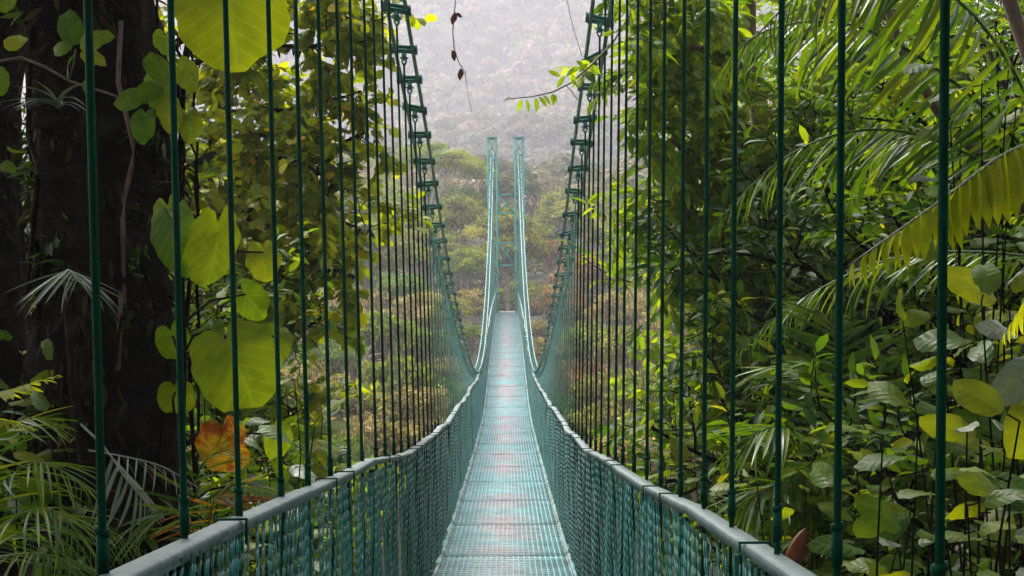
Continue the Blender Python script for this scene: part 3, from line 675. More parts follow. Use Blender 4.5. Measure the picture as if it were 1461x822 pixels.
for zt, zb in ((3.85, 2.85), (1.25, .05)):
    b = MB(); x0, x1 = XC-.46, XC+.46
    for z in (zt, zb): b.bar((x0, ty-.12, z), (x1, ty-.12, z), .10, .10)
    b.bar((x0, ty-.13, zt), (x1, ty-.13, zb), .075); b.bar((x1, ty-.04, zt), (x0, ty-.04, zb), .075)
    b.bar((x0-.02, ty-.12, zt), (x0-.02, ty-.12, zb), .06); b.bar((x1+.02, ty-.12, zt), (x1+.02, ty-.12, zb), .06)
    b.build('tower_brace', M['tower_teal'], tower)
b = MB(); b.box((XC, 79.2, -3.68), (1.9, 3.6, 2.16)); b.box((XC, 79.2, -2.57), (1.16, 3.4, .06))
tag(b.build('landing', M['concrete'], None, T((XC, 78.6, -3.6))), 'concrete landing where the footbridge ends', kind='structure')
# ------------------------------------------------------------------ big mossy trunk left of the bridge
def gz(x, y): return float(ground_z(x, y))
def lumpy_trunk(b, pts, rad, n=26, k=60, seed=0, amp=.12):
    pts = np.array(pts); u = np.linspace(0, 1, len(pts)); uu = np.linspace(0, 1, k)
    P = np.stack([np.interp(uu, u, pts[:, i]) for i in range(3)], 1); rr = np.interp(uu, u, rad)
    a = np.arange(n)*2*math.pi/n
    A, U = np.meshgrid(a, uu)
    f = 1+amp*(np.sin(A*3+U*9+seed)+.7*np.sin(A*5-U*14+seed*2)+.6*np.sin(A*2+U*31+seed)+.5*np.sin(A*9+U*47))+rng.normal(size=A.shape)*.035
    ring = P[:, None]+(rr[:, None]*f)[..., None]*np.stack([np.cos(A), np.sin(A), np.zeros_like(A)], -1)
    i = np.arange(k-1)[:, None]*n; j = np.arange(n)[None]; j2 = (j+1) % n
    b.add(ring.reshape(-1, 3), np.stack([i+j, i+j2, i+n+j2, i+n+j], -1).reshape(-1, 4))
    return ring
def mossy(root, ring, cnt, smin, smax, mat='moss', name='moss', sag=.8):
    b = MB(); k, n, _ = ring.shape; ctr = ring.mean(1, keepdims=True)
    ii = rng.integers(0, k, cnt); jj = rng.integers(0, n, cnt)
    keepn = vnoise(ii*.35, jj*.55, 1.0, 3) > -.15; ii, jj = ii[keepn], jj[keepn]; c = len(ii)
    p = ring[ii, jj]+rng.normal(size=(c, 3))*.02; o = unit((ring-ctr)[ii, jj])
    d = unit(o*.6+np.array([0, 0, -sag])+rng.normal(size=(c, 3))*.4)
    batch(b, LEAF_LONG, p, d, unit(o+rng.normal(size=(c, 3))*.4), rng.uniform(smin, smax, c), np.clip(rng.normal(.5, .25, c), 0, 1))
    tag(b.build(name, M[mat], root), kind='stuff')
def shade_canopy(root, centre, rad, n, lsz, zmin=2.0, mat='leaf_canopy', gap=.0):  # unseen crown leaves, placed out of view to shade the near bank
    c = np.asarray(centre, float); b = MB(); lobes = 26
    lc = unit(rng.normal(size=(lobes, 3)))*rng.uniform(.2, .8, (lobes, 1))
    w = rng.integers(0, lobes, n); dr = unit(rng.normal(size=(n, 3)))
    p = c+(lc[w]+dr*rng.uniform(.05, .38, (n, 1)))*np.asarray(rad)
    ok = (p[:, 2] > np.maximum(zmin, p[:, 1]*.20+.9)) if zmin > 0 else (p[:, 1] < -1.2); p, dr = p[ok], dr[ok]; m = len(p)
    ld = unit(rng.normal(size=(m, 3))*[1, 1, .4]+[0, 0, -.25])
    batch(b, LEAF_POINTED, p, ld, unit(np.array([0, 0, 1.])+rng.normal(size=(m, 3))*.5), lsz*rng.uniform(.6, 1.3, m), rng.random(m))
    tag(b.build('crown', M[mat], root), kind='stuff')

tx_, ty_ = -2.08, 7.6
root = empty('mossy_tree', (tx_, ty_, gz(tx_, ty_)-.2), 'massive dark mossy tree trunk draped with roots and palms beside the near handrail', 'tree')
b = MB(); ring = lumpy_trunk(b, [(tx_+.05, ty_, gz(tx_, ty_)-.3), (tx_, ty_, -2.0), (tx_-.05, ty_, -.6), (tx_-.10, ty_, .6), (tx_-.22, ty_+.1, 2.4), (tx_-.2, ty_+.2, 6.5)], [.62, .44, .36, .33, .34, .26], seed=1, amp=.12)
b.tube([(tx_-.1, ty_, 1.2), (tx_+.05, ty_+.4, 3.2), (tx_+.6, ty_+1.0, 5.5)], [.18, .15, .10], 8)
b.tube([(tx_-.15, ty_, .9), (tx_-.7, ty_-.3, 2.5), (tx_-1.6, ty_-1.0, 5.0)], [.16, .14, .10], 8)
b.build('trunk', M['bark'], root, smooth=True)
mossy(root, ring, 5200, .05, .16)
lf = MB()                 # small epiphytes in clusters on the bark
for k in range(46):
    i_ = rng.integers(8, 56); j_ = rng.integers(0, 26); q = ring[i_, j_]; o_ = unit(q-ring[i_].mean(0)); m_ = rng.integers(8, 22)
    dd = unit(o_+np.array([0, 0, .15])+rng.normal(size=(m_, 3))*.75); batch(lf, LEAF_POINTED if k % 2 else LEAF_LONG, q+rng.normal(size=(m_, 3))*.04, dd, unit(np.array([0, 0, 1.])+rng.normal(size=(m_, 3))*.5), rng.uniform(.07, .17, m_), np.clip(rng.normal(.5, .3, m_), 0, 1))
tag(lf.build('epiphytes', M['leaf_dark'], root, smooth=True), kind='stuff')
for k in range(26):       # hanging aerial roots
    a = rng.uniform(math.pi*.9, 2.1*math.pi); x = tx_+math.cos(a)*.43; y = ty_+math.sin(a)*.43; zt = rng.uniform(-.8, 2.4)
    b = MB(); q = [(x+rng.normal()*.03, y+rng.normal()*.03, zt-u*rng.uniform(.8, 1.2)) for u in np.linspace(0, rng.uniform(.8, 2.2), 7)]
    b.tube(q, rng.uniform(.005, .014), 5); b.build('aerial_root', M['bark_brown' if k % 9 == 0 else 'bark'], root, smooth=True)
shade_canopy(root, (-2.0, 4.5, 6.6), (4.8, 5.2, 2.8), 15000, .24)
# second, farther trunk at the left edge
tx2, ty2 = -3.05, 8.4
root = empty('dark_tree', (tx2, ty2, gz(tx2, ty2)-.2), 'dark leaning tree trunk standing behind the massive mossy trunk', 'tree')
b = MB(); ring = lumpy_trunk(b, [(tx2, ty2, gz(tx2, ty2)-.3), (tx2, ty2, -1.5), (tx2-.10, ty2, .3), (tx2+.05, ty2, 2.2), (tx2+.3, ty2, 6)], [.34, .26, .24, .24, .2], seed=4, amp=.06)
b.build('trunk', M['bark'], root, smooth=True); mossy(root, ring, 2600, .05, .15)
shade_canopy(root, (-5.8, 6.0, 5.6), (4.2, 5.0, 3.2), 9000, .24)
# unseen trees added on the near bank to keep it in shade
for k, (x, y, cx, cy2, cz, n) in enumerate([(2.9, 5.4, 2.4, 3.4, 6.0, 13000), (-4.2, -2.0, -2.0, -1.5, 5.6, 9000), (3.6, -1.6, 2.2, -1.0, 5.6, 9000), (5.6, 8.5, 6.4, 6.5, 5.6, 9000), (-1.8, -7.5, 0, -7, 5.5, 9000)]):
    lab = ['unseen tree added to shade the near bank right of the bridge', 'unseen tree added for shade behind the viewpoint on the left bank', 'unseen tree added for shade behind the viewpoint on the right bank', 'unseen tall tree added for shade over the right hand thicket', 'unseen tree added for shade where the footbridge leaves the bank'][k]
    root = empty('unseen_shade_tree', (x, y, gz(x, y)-.2), lab, 'tree')
    b = MB(); ring = lumpy_trunk(b, [(x, y, gz(x, y)-.3), (x+.1, y, -.5), (x+.05, y, 2.0), ((x+cx)/2, (y+cy2)/2, 5.5)], [.30, .20, .18, .12], n=16, k=36, seed=k, amp=.06)
    b.build('trunk', M['bark'], root, smooth=True); mossy(root, ring, 900, .05, .13)
    shade_canopy(root, (cx, cy2, cz if y > 0 else 3.2), (4.6, 5.2, 2.6) if y > 0 else (5.5, 4.5, 5.0), n if y > 0 else n*2, .24, zmin=2.0 if y > 0 else -3.0)

# ------------------------------------------------------------------ tree with round leaves, left, and pointed leaves, right
def limb_tree(name, label, base, limbs, spec, tpl, leafmat, barkmat, nparts, moss=0):
    root = empty(name, base, label, 'tree'); wood = MB(); lv = Leaves(); mb_ = MB()
    for pts, r0, r1, nb, L in limbs:
        pts = np.array(pts); k = len(pts); u = np.linspace(0, 1, k); uu = np.linspace(0, 1, 14)
        P = np.stack([np.interp(uu, u, pts[:, i]) for i in range(3)], 1); P[1:-1] += rng.normal(size=(12, 3))*.025
        wood.tube(P, np.linspace(r0, r1, 14), 7, cap=False)
        for j in range(nb):
            a = rng.uniform(.12, 1.0)*12.9; i = int(a); q = P[i]+(P[i+1]-P[i])*(a-i); tg = unit(P[i+1]-P[i])
            grow(wood, lv, q, tg*.5+unit(np.cross(tg, rv()))*.9+spec.get('bias', np.zeros(3)), L*rng.uniform(.6, 1.2), max(.006, r1*.6), 1, spec)
        if moss:
            c = int(moss*len(P)); ii = rng.integers(0, 13, c); q = P[ii]+(P[ii+1]-P[ii])*rng.random((c, 1))+rng.normal(size=(c, 3))*.012
            batch(mb_, LEAF_LONG, q, unit(np.array([0, 0, -1.])+rng.normal(size=(c, 3))*.45), unit(rng.normal(size=(c, 3))), rng.uniform(.03, .10, c), rng.random(c))
    if moss: tag(mb_.build('moss', M['moss'], root), kind='stuff')
    finish_tree(root, wood, lv, tpl, M[leafmat], M[barkmat], nparts)
    return root
LT = lambda l: [PX(a, b_, d) for a, b_, d in l]
sp_l = dict(leaves=8, size=.125, ratio=.62, n=[0, 4], sag=.10, droop=.25, tilt=.55, lift=.1, wander=.2)
limb_tree('round_leaved_tree', 'tree with round yellow green leaves and mossy branches reaching towards the left cable', (-3.0, 13, gz(-3, 13)),
  [(LT([(200, 980, 13), (215, 520, 13), (190, 120, 13), (210, -350, 13)]), .12, .05, 14, .5),
   (LT([(215, 520, 13), (330, 330, 12.5), (440, 250, 12), (520, 190, 11.6)]), .045, .010, 24, .45),
   (LT([(212, 300, 13), (300, 215, 12.3), (400, 230, 11.8), (505, 265, 11.5)]), .04, .010, 24, .45),
   (LT([(210, 420, 13), (330, 395, 12.4), (420, 378, 12), (505, 395, 11.8)]), .04, .010, 22, .42),
   (LT([(215, 330, 13), (330, 300, 12.8), (430, 305, 12.4), (530, 330, 12)]), .04, .010, 20, .42),
   (LT([(205, 100, 13), (330, 90, 12.4), (430, 60, 12), (520, 60, 11.8)]), .04, .010, 26, .45),
   (LT([(205, 100, 13), (300, 20, 12.4), (410, -20, 12), (505, 30, 11.8)]), .04, .010, 24, .45),
   (LT([(200, 160, 13), (320, 160, 12.8), (420, 150, 12.4), (515, 130, 12)]), .04, .010, 22, .42),
   (LT([(215, 520, 13), (320, 480, 12.5), (400, 470, 12), (460, 450, 11.6)]), .04, .010, 18, .42),
   (LT([(215, 560, 13), (320, 560, 12.5), (390, 560, 12), (440, 590, 11.6)]), .04, .010, 18, .42)],
  sp_l, LEAF_ROUND, 'leaf_round', 'bark', 300, 14)
sp_r = dict(leaves=9, size=.125, ratio=.62, n=[0, 4], sag=.10, droop=.35, tilt=.5, lift=.1, wander=.2)
limb_tree('pointed_leaved_tree', 'tree with bright pointed green leaves crowding the right cable', (3.6, 11.5, gz(3.6, 11.5)),
  [(LT([(1330, 980, 11.6), (1250, 560, 11.6), (1160, 380, 11.5), (1090, 250, 11.4), (1060, -200, 11.4)]), .11, .05, 16, .5),
   (LT([(1160, 480, 11.6), (1080, 430, 11.2), (1040, 360, 10.8), (1005, 270, 10.4)]), .05, .012, 22, .42),
   (LT([(1110, 280, 11.4), (1030, 250, 10.8), (980, 215, 10.2), (925, 195, 9.8)]), .045, .010, 26, .42),
   (LT([(1090, 200, 11.4), (1000, 150, 10.6), (960, 130, 10.2), (905, 130, 9.8)]), .045, .010, 26, .40),
   (LT([(1080, 120, 11.4), (1020, 80, 10.8), (985, 70, 10.2), (930, 80, 9.9)]), .045, .010, 26, .42),
   (LT([(1075, 60, 11.4), (1010, 10, 10.8), (985, -20, 10.2), (945, 20, 9.9)]), .04, .010, 22, .42),
   (LT([(1110, 320, 11.4), (1040, 320, 10.8), (990, 310, 10.4), (945, 300, 10)]), .04, .010, 24, .42),
   (LT([(1140, 400, 11.4), (1060, 400, 11), (1005, 390, 10.6), (970, 370, 10.2)]), .04, .010, 20, .42),
   (LT([(1150, 460, 11.4), (1070, 500, 11), (1030, 520, 10.8), (1005, 500, 10.6)]), .03, .010, 14, .38),
   (LT([(1090, 60, 11.4), (1160, 40, 11.0), (1200, 10, 11), (1260, 20, 11)]), .04, .010, 20, .45),
   (LT([(1090, 160, 11.6), (1160, 160, 11.4), (1220, 130, 11.4), (1290, 120, 11.4)]), .04, .010, 20, .45)],
  sp_r, LEAF_POINTED, 'leaf_right', 'bark_brown', 300)
# thin twig reaching in front of the misty hill
root = empty('reaching_twig', PX(905, 15, 8.8), 'thin arching twig with small hanging leaves crossing the right cable', 'branch')
b = MB(); tw_ = LT([(930, -20, 8.9), (905, 12, 8.8), (875, 60, 8.7), (845, 92, 8.6), (815, 118, 8.55), (790, 131, 8.5), (760, 138, 8.5), (728, 141, 8.5)]); b.tube(tw_, np.linspace(.008, .003, len(tw_)), 6)
tw2 = LT([(808, 122, 8.55), (815, 130, 8.5), (825, 143, 8.5)]); b.tube(tw2, .003, 5); b.build('stem', M['bark_brown'], root, smooth=True)
lm_ = leaf_small_mesh(LEAF_POINTED, 'leaf', M['leaf_right'])
for (px, py, dx, dy, s) in [(729, 140, -6, 2, .06), (744, 141, -4, 16, .085), (750, 141, 6, 18, .08), (764, 139, 3, 18, .09), (768, 138, 12, 12, .085), (775, 136, 14, 16, .08), (788, 133, 2, 18, .08), (800, 110, -14, -8, .09), (806, 108, -10, 14, .09), (815, 104, 4, 14, .10), (812, 112, 14, 12, .09), (826, 104, 10, -12, .09), (835, 98, -10, -10, .08), (845, 92, 10, 12, .08), (858, 78, -12, 8, .08), (870, 62, 10, 14, .07), (878, 45, -14, 4, .09), (886, 35, 12, 10, .08), (893, 20, -12, -8, .09), (900, 12, 6, 16, .08), (790, 134, 8, 20, .06)]:
    q = PX(px, py, 8.52); e = PX(px+dx, py+dy, 8.52+rng.uniform(-.03, .03)); o = put(bpy.data.objects.new('leaf', lm_), root, frame(q, e-q, unit(np.array([0, -.8, .7])+rv(.35)), s))
# hanging vine with three curled dead leaves
root = empty('hanging_vine', PX(650, -60, 9.5), 'thin hanging vine with three curled dead brown leaves before the misty hill', 'vine')
b = MB(); b.tube(LT([(655, -160, 9.5), (652, -60, 9.5), (650, 0, 9.5), (648, 22, 9.5), (646, 45, 9.5), (648, 70, 9.5), (655, 90, 9.5), (664, 105, 9.5), (667, 130, 9.5), (673, 160, 9.5)]), [.004]*6+[.003]*2+[.0015]*2, 5)
b.tube(LT([(666, 102, 9.5), (663, 106, 9.5), (656, 100, 9.5)]), .0015, 4); b.tube(LT([(650, 6, 9.5), (656, 2, 9.5), (660, 6, 9.5)]), .0015, 4); b.build('stem', M['bark_brown'], root)
def curl_mesh():
    b = MB(); v = []; nu, nv = 7, 7
    for i in range(nu):
        tt = i/(nu-1); w = .30*math.sin(math.pi*min(1, tt*.95+.05))**.8
        for j in range(nv): a = (j/(nv-1)-.5)*4.2; v.append((w*math.sin(a)*(.8+.1*math.sin(5*tt+j)), tt, w*(1-math.cos(a))*.6+.06*math.sin(tt*6)))
    b.add(v, [[i*nv+j, i*nv+j+1, (i+1)*nv+j+1, (i+1)*nv+j] for i in range(nu-1) for j in range(nv-1)]); return b.mesh('curled_leaf', M['brown_leaf'], True)
cum = curl_mesh()
for (x0, y0, x1, y1, s) in [(649, 18, 645, 36, .085), (650, 20, 654, 22, .05), (645, 72, 649, 88, .075), (657, 98, 656, 115, .08)]:
    q = PX(x0, y0, 9.5); e = PX(x1, y1, 9.5); put(bpy.data.objects.new('leaf', cum), root, frame(q, e-q, (0.3, -1, .2), s))
# a second thin vine by the right cable
root = empty('vine_strand', PX(810, -60, 9.0), 'bare thin vine strand hanging against the right cable clamp', 'vine')
b = MB(); b.tube(LT([(806, -150, 9), (809, 0, 9), (813, 20, 9), (818, 40, 9), (824, 60, 9), (831, 82, 9)]), .0022, 5); b.build('stem', M['bark_brown'], root)

# ------------------------------------------------------------------ heart-leaved climber, left
def leafobj(root, mesh, px, py, d, tip, size, face=(0, -1, .25), mat=None, name='leaf', sx=1.0):
    """petiole end at pixel, tip direction in photograph axes (right, down)"""
    q = PX(px, py, d); e = PX(px+tip[0], py+tip[1], d+(tip[2] if len(tip) > 2 else 0)); 
    o = put(bpy.data.objects.new(name, mesh), root, frame(q, e-q, face, size*d/FPX/(1.12 if mesh in HEARTS or mesh == DEAD else .72), sx))
    if mat: with_mat(o, M[mat])
    return o
base = np.array([-2.0, 7.0, gz(-2, 7)])
root = empty('heart_leaved_climber', base, 'climbing plant with huge yellow green heart-shaped leaves hanging beside the mossy trunk', 'plant')
b = MB(); b.tube(LT([(255, 900, 6.9), (258, 640, 6.9), (262, 500, 6.9), (255, 300, 6.9), (262, 100, 6.9), (300, -60, 6.9)]), [.022, .02, .018, .016, .014, .012], 7)
hero = [  # petiole px, tip offset px, length px, facing, material, width
 (328, -6, 6.6, (4, 90), 165, (.1, -1, .35), 'hero_leaf', 1.25), (246, 320, 6.7, (10, 85), 120, (-.35, -1, .15), 'hero_leaf', .8), (310, 332, 6.4, (-2, 95), 150, (.45, -1, .2), 'hero_leaf', .75),
 (328, 498, 6.3, (36, 80), 150, (.2, -1, .35), 'hero_leaf', 1.05), (316, 622, 6.5, (8, 80), 118, (.0, -1, .3), 'dead_leaf', 1.0), (240, 300, 6.9, (10, 80), 85, (-.2, -1, .3), 'hero_leaf', .9),
 (222, 118, 6.6, (6, 62), 62, (-.2, -1, .3), 'hero_leaf', .9), (232, 55, 6.6, (-14, 42), 46, (.2, -1, .3), 'hero_leaf', .9), (215, 130, 6.6, (-46, 8), 54, (0, -1, .6), 'hero_leaf', .8),
 (262, 100, 6.7, (48, 46), 62, (.3, -1, .4), 'hero_leaf', .9), (205, 168, 6.6, (-10, 60), 58, (-.1, -1, .1), 'palm', .8), (268, 165, 6.8, (14, 60), 62, (.3, -1, .2), 'hero_leaf', .8),
 (390, 480, 7.4, (-20, 60), 76, (.2, -1, .3), 'hero_leaf', 1.0), (300, 470, 7.0, (-20, 50), 70, (-.3, -1, .3), 'hero_leaf', .9), (245, 480, 7.0, (18, 70), 80, (-.1, -1, .4), 'hero_leaf', .8),
 (375, 360, 7.6, (6, 50), 70, (.2, -1, .5), 'hero_leaf', .9), (350, 420, 7.4, (30, 34), 70, (.1, -1, .5), 'hero_leaf', .9), (430, 50, 8.0, (-26, 10), 44, (0, -1, .8), 'hero_leaf', .8), (250, 560, 7.0, (10, 70), 84, (0, -1, .3), 'hero_leaf', .8), (395, 620, 7.6, (20, 50), 70, (.3, -1, .6), 'hero_leaf', .9), (345, 690, 7.2, (-14, 50), 76, (-.3, -1, .6), 'hero_leaf', .9)]
for (px, py, d, tip, L, fc, mt, sx_) in hero:
    leafobj(root, DEAD if mt == 'dead_leaf' else HEARTS[rng.integers(0, 4)], px, py, d, (*tip, rng.uniform(-.14, .14)), L*(.75 if mt == 'dead_leaf' else .86), unit(np.array(fc)+rv(.12)), mt, sx=sx_)
    s0 = PX(258+rng.normal()*4, py+rng.uniform(10, 60), 6.9); q = PX(px, py, d); b.tube([s0, (s0+q)/2+[0, -.05, .05], q], [.008, .007, .005], 5, cap=False)
b.build('stem', M['bark'], root, smooth=True)
# twig with a leaf whorl before the dark trunk
root = empty('leafy_twig', PX(0, 88, 6.2), 'thin brown twig with oval leaves arching in front of the dark trunk', 'branch')
b = MB(); tw_ = LT([(-60, 95, 6.3), (0, 88, 6.2), (30, 82, 6.2), (65, 96, 6.2), (100, 116, 6.2), (150, 132, 6.2), (190, 146, 6.2), (215, 132, 6.2), (238, 120, 6.2)]); b.tube(tw_, np.linspace(.008, .004, len(tw_)), 6)
b.tube(LT([(98, 115, 6.2), (104, 92, 6.2), (108, 70, 6.2)]), .004, 5); b.build('stem', M['bark_brown'], root, smooth=True)
for (px, py, tx, ty, L, mt) in [(106, 68, -14, -66, 66, 'broad_leaf'), (104, 70, -40, -2, 42, 'hero_leaf'), (110, 68, 50, -22, 58, 'hero_leaf'), (112, 74, 40, 14, 42, 'hero_leaf'), (104, 76, -14, 36, 40, 'broad_leaf'), (122, 112, 8, 24, 26, 'broad_leaf'), (238, 122, -26, -50, 56, 'hero_leaf'), (238, 124, -40, 10, 50, 'hero_leaf'), (236, 128, 10, 60, 66, 'hero_leaf'), (216, 132, -50, 14, 56, 'hero_leaf'), (5, 92, -8, 30, 50, 'broad_leaf'), (5, 70, 22, -14, 40, 'broad_leaf'), (10, 210, 16, 8, 40, 'broad_leaf'), (0, 232, 14, 8, 30, 'broad_leaf'), (0, 20, 10, -20, 50, 'broad_leaf')]:
    leafobj(root, OVATE, px, py, 6.18, (tx, ty, rng.uniform(-.08, .08)), L*.72, unit(np.array([0, -1, .5])+rv(.25)), mt, sx=rng.uniform(.75, .95))

# ------------------------------------------------------------------ fronds
def leaflet_mesh(w, droop, name, mat, k=7):
    b = MB(); v = []
    for i in range(k+1):
        u = i/k; hw = w*.5*(math.sin(math.pi*min(1, u*.86+.14)))**.75 if i < k else 0
        z = -droop*u*u; v += [(-hw, u, z+hw*.35), (0, u, z), (hw, u, z+hw*.35)]
    b.add(v, [[a*3+c, a*3+c+1, a*3+c+4, a*3+c+3] for a in range(k) for c in (0, 1)]); return b.mesh(name, M[mat], True)
LF = [leaflet_mesh(.068, .10, 'leaflet', 'palm'), leaflet_mesh(.068, .28, 'leaflet', 'palm'), leaflet_mesh(.065, .5, 'leaflet', 'palm')]
PIN = leaflet_mesh(.26, .22, 'pinna', 'fern', 6)
def frond(root, pts, L0, n, width=1.0, mat='palm', ang=.75, hang=.35, r0=.010, up=(0, 0, 1), meshes=None, name='leaflet', prof=None, start=.08, rmat=None):
    pts = np.array(pts); k = len(pts); u = np.linspace(0, 1, k); uu = np.linspace(0, 1, 24)
    # smooth rachis
    cs = np.stack([pchip(u, pts[:, i])(uu) for i in range(3)], 1)
    b = MB(); b.tube(cs, np.linspace(r0, r0*.3, 24), 6); rc = b.build('frond', M[rmat or mat], root, T(cs[0]), True)
    tg = unit(np.gradient(cs, axis=0))
    for j in range(n):
        a = start+(1-start)*(j+.5)/n; x = a*22.99; i = int(x); q = cs[i]+(cs[i+1]-cs[i])*(x-i); t_ = tg[i]
        side = unit(np.cross(t_, up)); nn = unit(np.cross(side, t_))
        ln = L0*(prof(a) if prof else (math.sin(math.pi*(a*.82+.14)))**.8)
        for s in (-1, 1):
            cc = math.cos(ang*(1-.45*a)); ss = math.sin(ang*(1-.45*a))
            d_ = unit(t_*(1-ss*.75)+side*s*ss+nn*.10+np.array([0, 0, -hang])+rv(.07))
            l = ln*rng.uniform(.9, 1.08)
            me = (meshes or LF)[rng.integers(0, len(meshes or LF))]
            o = put(bpy.data.objects.new(name, me), rc, frame(q, d_, unit(nn+rv(.15)), (l*width, l, l)))
            if mat != me.materials[0].name: with_mat(o, M[mat])
    return rc
# right-hand palm: several arching fronds
pb_ = np.array([3.3, 6.6, gz(3.3, 6.6)])
root = empty('feather_palm', pb_, 'feather palm with long arching green fronds hanging over the right handrail', 'palm')
b = MB(); b.tube([pb_-[0, 0, .2], pb_+[-.05, 0, 1.2], PX(1560, 480, 6.6), PX(1560, 330, 6.5)], [.09, .075, .06, .05], 8); b.build('trunk', M['bark_brown'], root, smooth=True)
frond(root, LT([(1560, 330, 6.5), (1400, 150, 6.7), (1230, 40, 6.9), (1090, 45, 7.1), (1000, 130, 7.2)]), .42, 48, 1.0, hang=.75, ang=.9)
frond(root, LT([(1560, 330, 6.5), (1420, 60, 6.3), (1290, -40, 6.3), (1160, -20, 6.3), (1060, 70, 6.3)]), .40, 46, 1.0, hang=.9, ang=.9)
frond(root, LT([(1560, 330, 6.5), (1370, 215, 6.7), (1240, 185, 6.8), (1120, 225, 6.9), (1010, 330, 7.0)]), .40, 46, .9, hang=.55, ang=.8)
frond(root, LT([(1560, 380, 6.5), (1400, 360, 6.9), (1270, 370, 7.2), (1140, 430, 7.3), (1030, 520, 7.4)]), .36, 42, .9, hang=.4, ang=.8)
frond(root, LT([(1560, 350, 6.6), (1460, 240, 7.0), (1330, 190, 7.4), (1240, 230, 7.6), (1200, 330, 7.7)]), .36, 34, .9, hang=.5, mat='palm')
pb_ = np.array([2.5, 7.2, gz(2.5, 7.2)])
root = empty('low_palm', pb_, 'low palm with spiky fronds growing behind the right handrail', 'palm')
b = MB(); cpt = PX(1190, 720, 7.0); b.tube([pb_-[0, 0, .2], (pb_+cpt)/2, cpt], [.05, .04, .035], 7); b.build('trunk', M['bark_brown'], root, smooth=True)
for l in ([(1190, 720, 7.0), (1150, 630, 6.9), (1100, 610, 6.8), (1040, 650, 6.8)], [(1190, 720, 7.0), (1180, 570, 7.2), (1130, 520, 7.4), (1070, 540, 7.5)], [(1190, 720, 7.0), (1220, 600, 7.2), (1270, 560, 7.4), (1330, 600, 7.5)], [(1190, 720, 7.0), (1140, 690, 6.8), (1090, 700, 6.7), (1050, 750, 6.7)], [(1190, 720, 7), (1200, 560, 7.1), (1190, 470, 7.2), (1150, 430, 7.3)]):
    frond(root, LT(l), .40, 22, .95, hang=.3, ang=.8, r0=.008)
# the pale fern frond crossing behind the nearest right hanger
fb = np.array([2.2, 3.6, gz(2.2, 3.6)])
root = empty('tree_fern', fb, 'tree fern whose pale frond with hanging leaflets crosses behind the nearest right hanger', 'fern')
b = MB(); b.tube([fb-[0, 0, .2], (fb+PX(1640, 330, 4.1))/2, PX(1640, 330, 4.1)], [.07, .06, .045], 8); b.build('trunk', M['bark'], root, smooth=True)
frond(root, LT([(1640, 330, 4.1), (1550, 205, 4.0), (1450, 212, 3.9), (1340, 288, 3.85), (1212, 378, 3.8)]), .19, 30, 1.0, mat='fern', hang=1.25, ang=1.0, r0=.008, meshes=[PIN], name='pinna', start=.12, prof=lambda a: (.35+.75*math.sin(math.pi*min(1, (1-a)*.75+.02))), rmat='palm_grey')
frond(root, LT([(1640, 330, 4.1), (1570, 300, 4.3), (1500, 380, 4.5), (1430, 480, 4.6)]), .19, 22, 1.0, mat='fern', hang=.7, ang=1.0, r0=.007, meshes=[PIN], name='pinna', rmat='palm_grey')
# left: silvery palm fronds on the trunk, ferns, low palms
pb_ = np.array([-2.55, 6.4, gz(-2.55, 6.4)])
root = empty('silvery_palm', pb_, 'small palm with silvery grey drooping fronds against the dark mossy trunk', 'palm')
b = MB(); b.tube([pb_-[0, 0, .2], PX(140, 760, 6.4), PX(110, 600, 6.5), PX(95, 420, 6.5)], [.03, .028, .024, .02], 7); b.build('stem', M['bark'], root, smooth=True)
frond(root, LT([(95, 430, 6.45), (92, 395, 6.35), (98, 385, 6.25), (112, 400, 6.15)]), .30, 10, .9, mat='palm_grey', hang=.55, ang=1.2, r0=.006, start=.3)
frond(root, LT([(110, 600, 6.5), (150, 640, 6.4), (185, 690, 6.3), (215, 725, 6.25)]), .27, 9, 1.15, mat='palm_grey', hang=.6, ang=1.0, r0=.006, start=.4)
frond(root, LT([(110, 640, 6.5), (170, 650, 6.4), (230, 665, 6.3), (290, 700, 6.25)]), .16, 10, .8, mat='palm_grey', hang=.5, ang=.9, r0=.005, start=.3)
pb_ = np.array([-2.9, 6.0, gz(-2.9, 6.0)])
root = empty('grassy_palm', pb_, 'low palm with thin arching green leaflets below the dark trunks', 'palm')
b = MB(); c0 = PX(-30, 800, 6.0); b.tube([pb_-[0, 0, .2], c0], [.05, .04], 7); b.build('trunk', M['bark'], root, smooth=True)
for l in ([(-30, 800, 6.0), (10, 690, 5.9), (60, 660, 5.8), (130, 700, 5.7)], [(-30, 800, 6.0), (20, 740, 5.7), (80, 730, 5.6), (140, 800, 5.5)], [(-30, 800, 6.0), (40, 790, 5.8), (90, 800, 5.7), (130, 850, 5.6)], [(-30, 800, 6.0), (-10, 660, 6.0), (30, 600, 6.0), (90, 600, 6.0)], [(-30, 800, 6.0), (30, 760, 6.2), (120, 740, 6.3), (210, 790, 6.4)]):
    frond(root, LT(l), .34, 20, .6, hang=.35, ang=.85, r0=.006)
fb = np.array([-2.6, 5.0, gz(-2.6, 5)])
root = empty('bracken_fern', fb, 'pale green fern frond poking in front of the dark leaning trunk', 'fern')
b = MB(); c0 = PX(-80, 640, 5.0); b.tube([fb-[0, 0, .2], c0], [.03, .02], 6); b.build('stem', M['bark'], root, smooth=True)
frond(root, LT([(-80, 640, 5), (-40, 575, 5), (20, 555, 5), (85, 535, 5)]), .12, 16, 1.0, mat='fern', hang=.2, ang=1.1, r0=.004, meshes=[PIN], name='pinna')
frond(root, LT([(-80, 640, 5), (-50, 605, 5), (0, 600, 5), (50, 612, 5)]), .10, 14, 1.0, mat='fern', hang=.2, ang=1.1, r0=.004, meshes=[PIN], name='pinna')
pb_ = np.array([-1.9, 6.2, gz(-1.9, 6.2)])
root = empty('yellowing_palm', pb_, 'young palm with green and yellow blades rising behind the left handrail', 'palm')
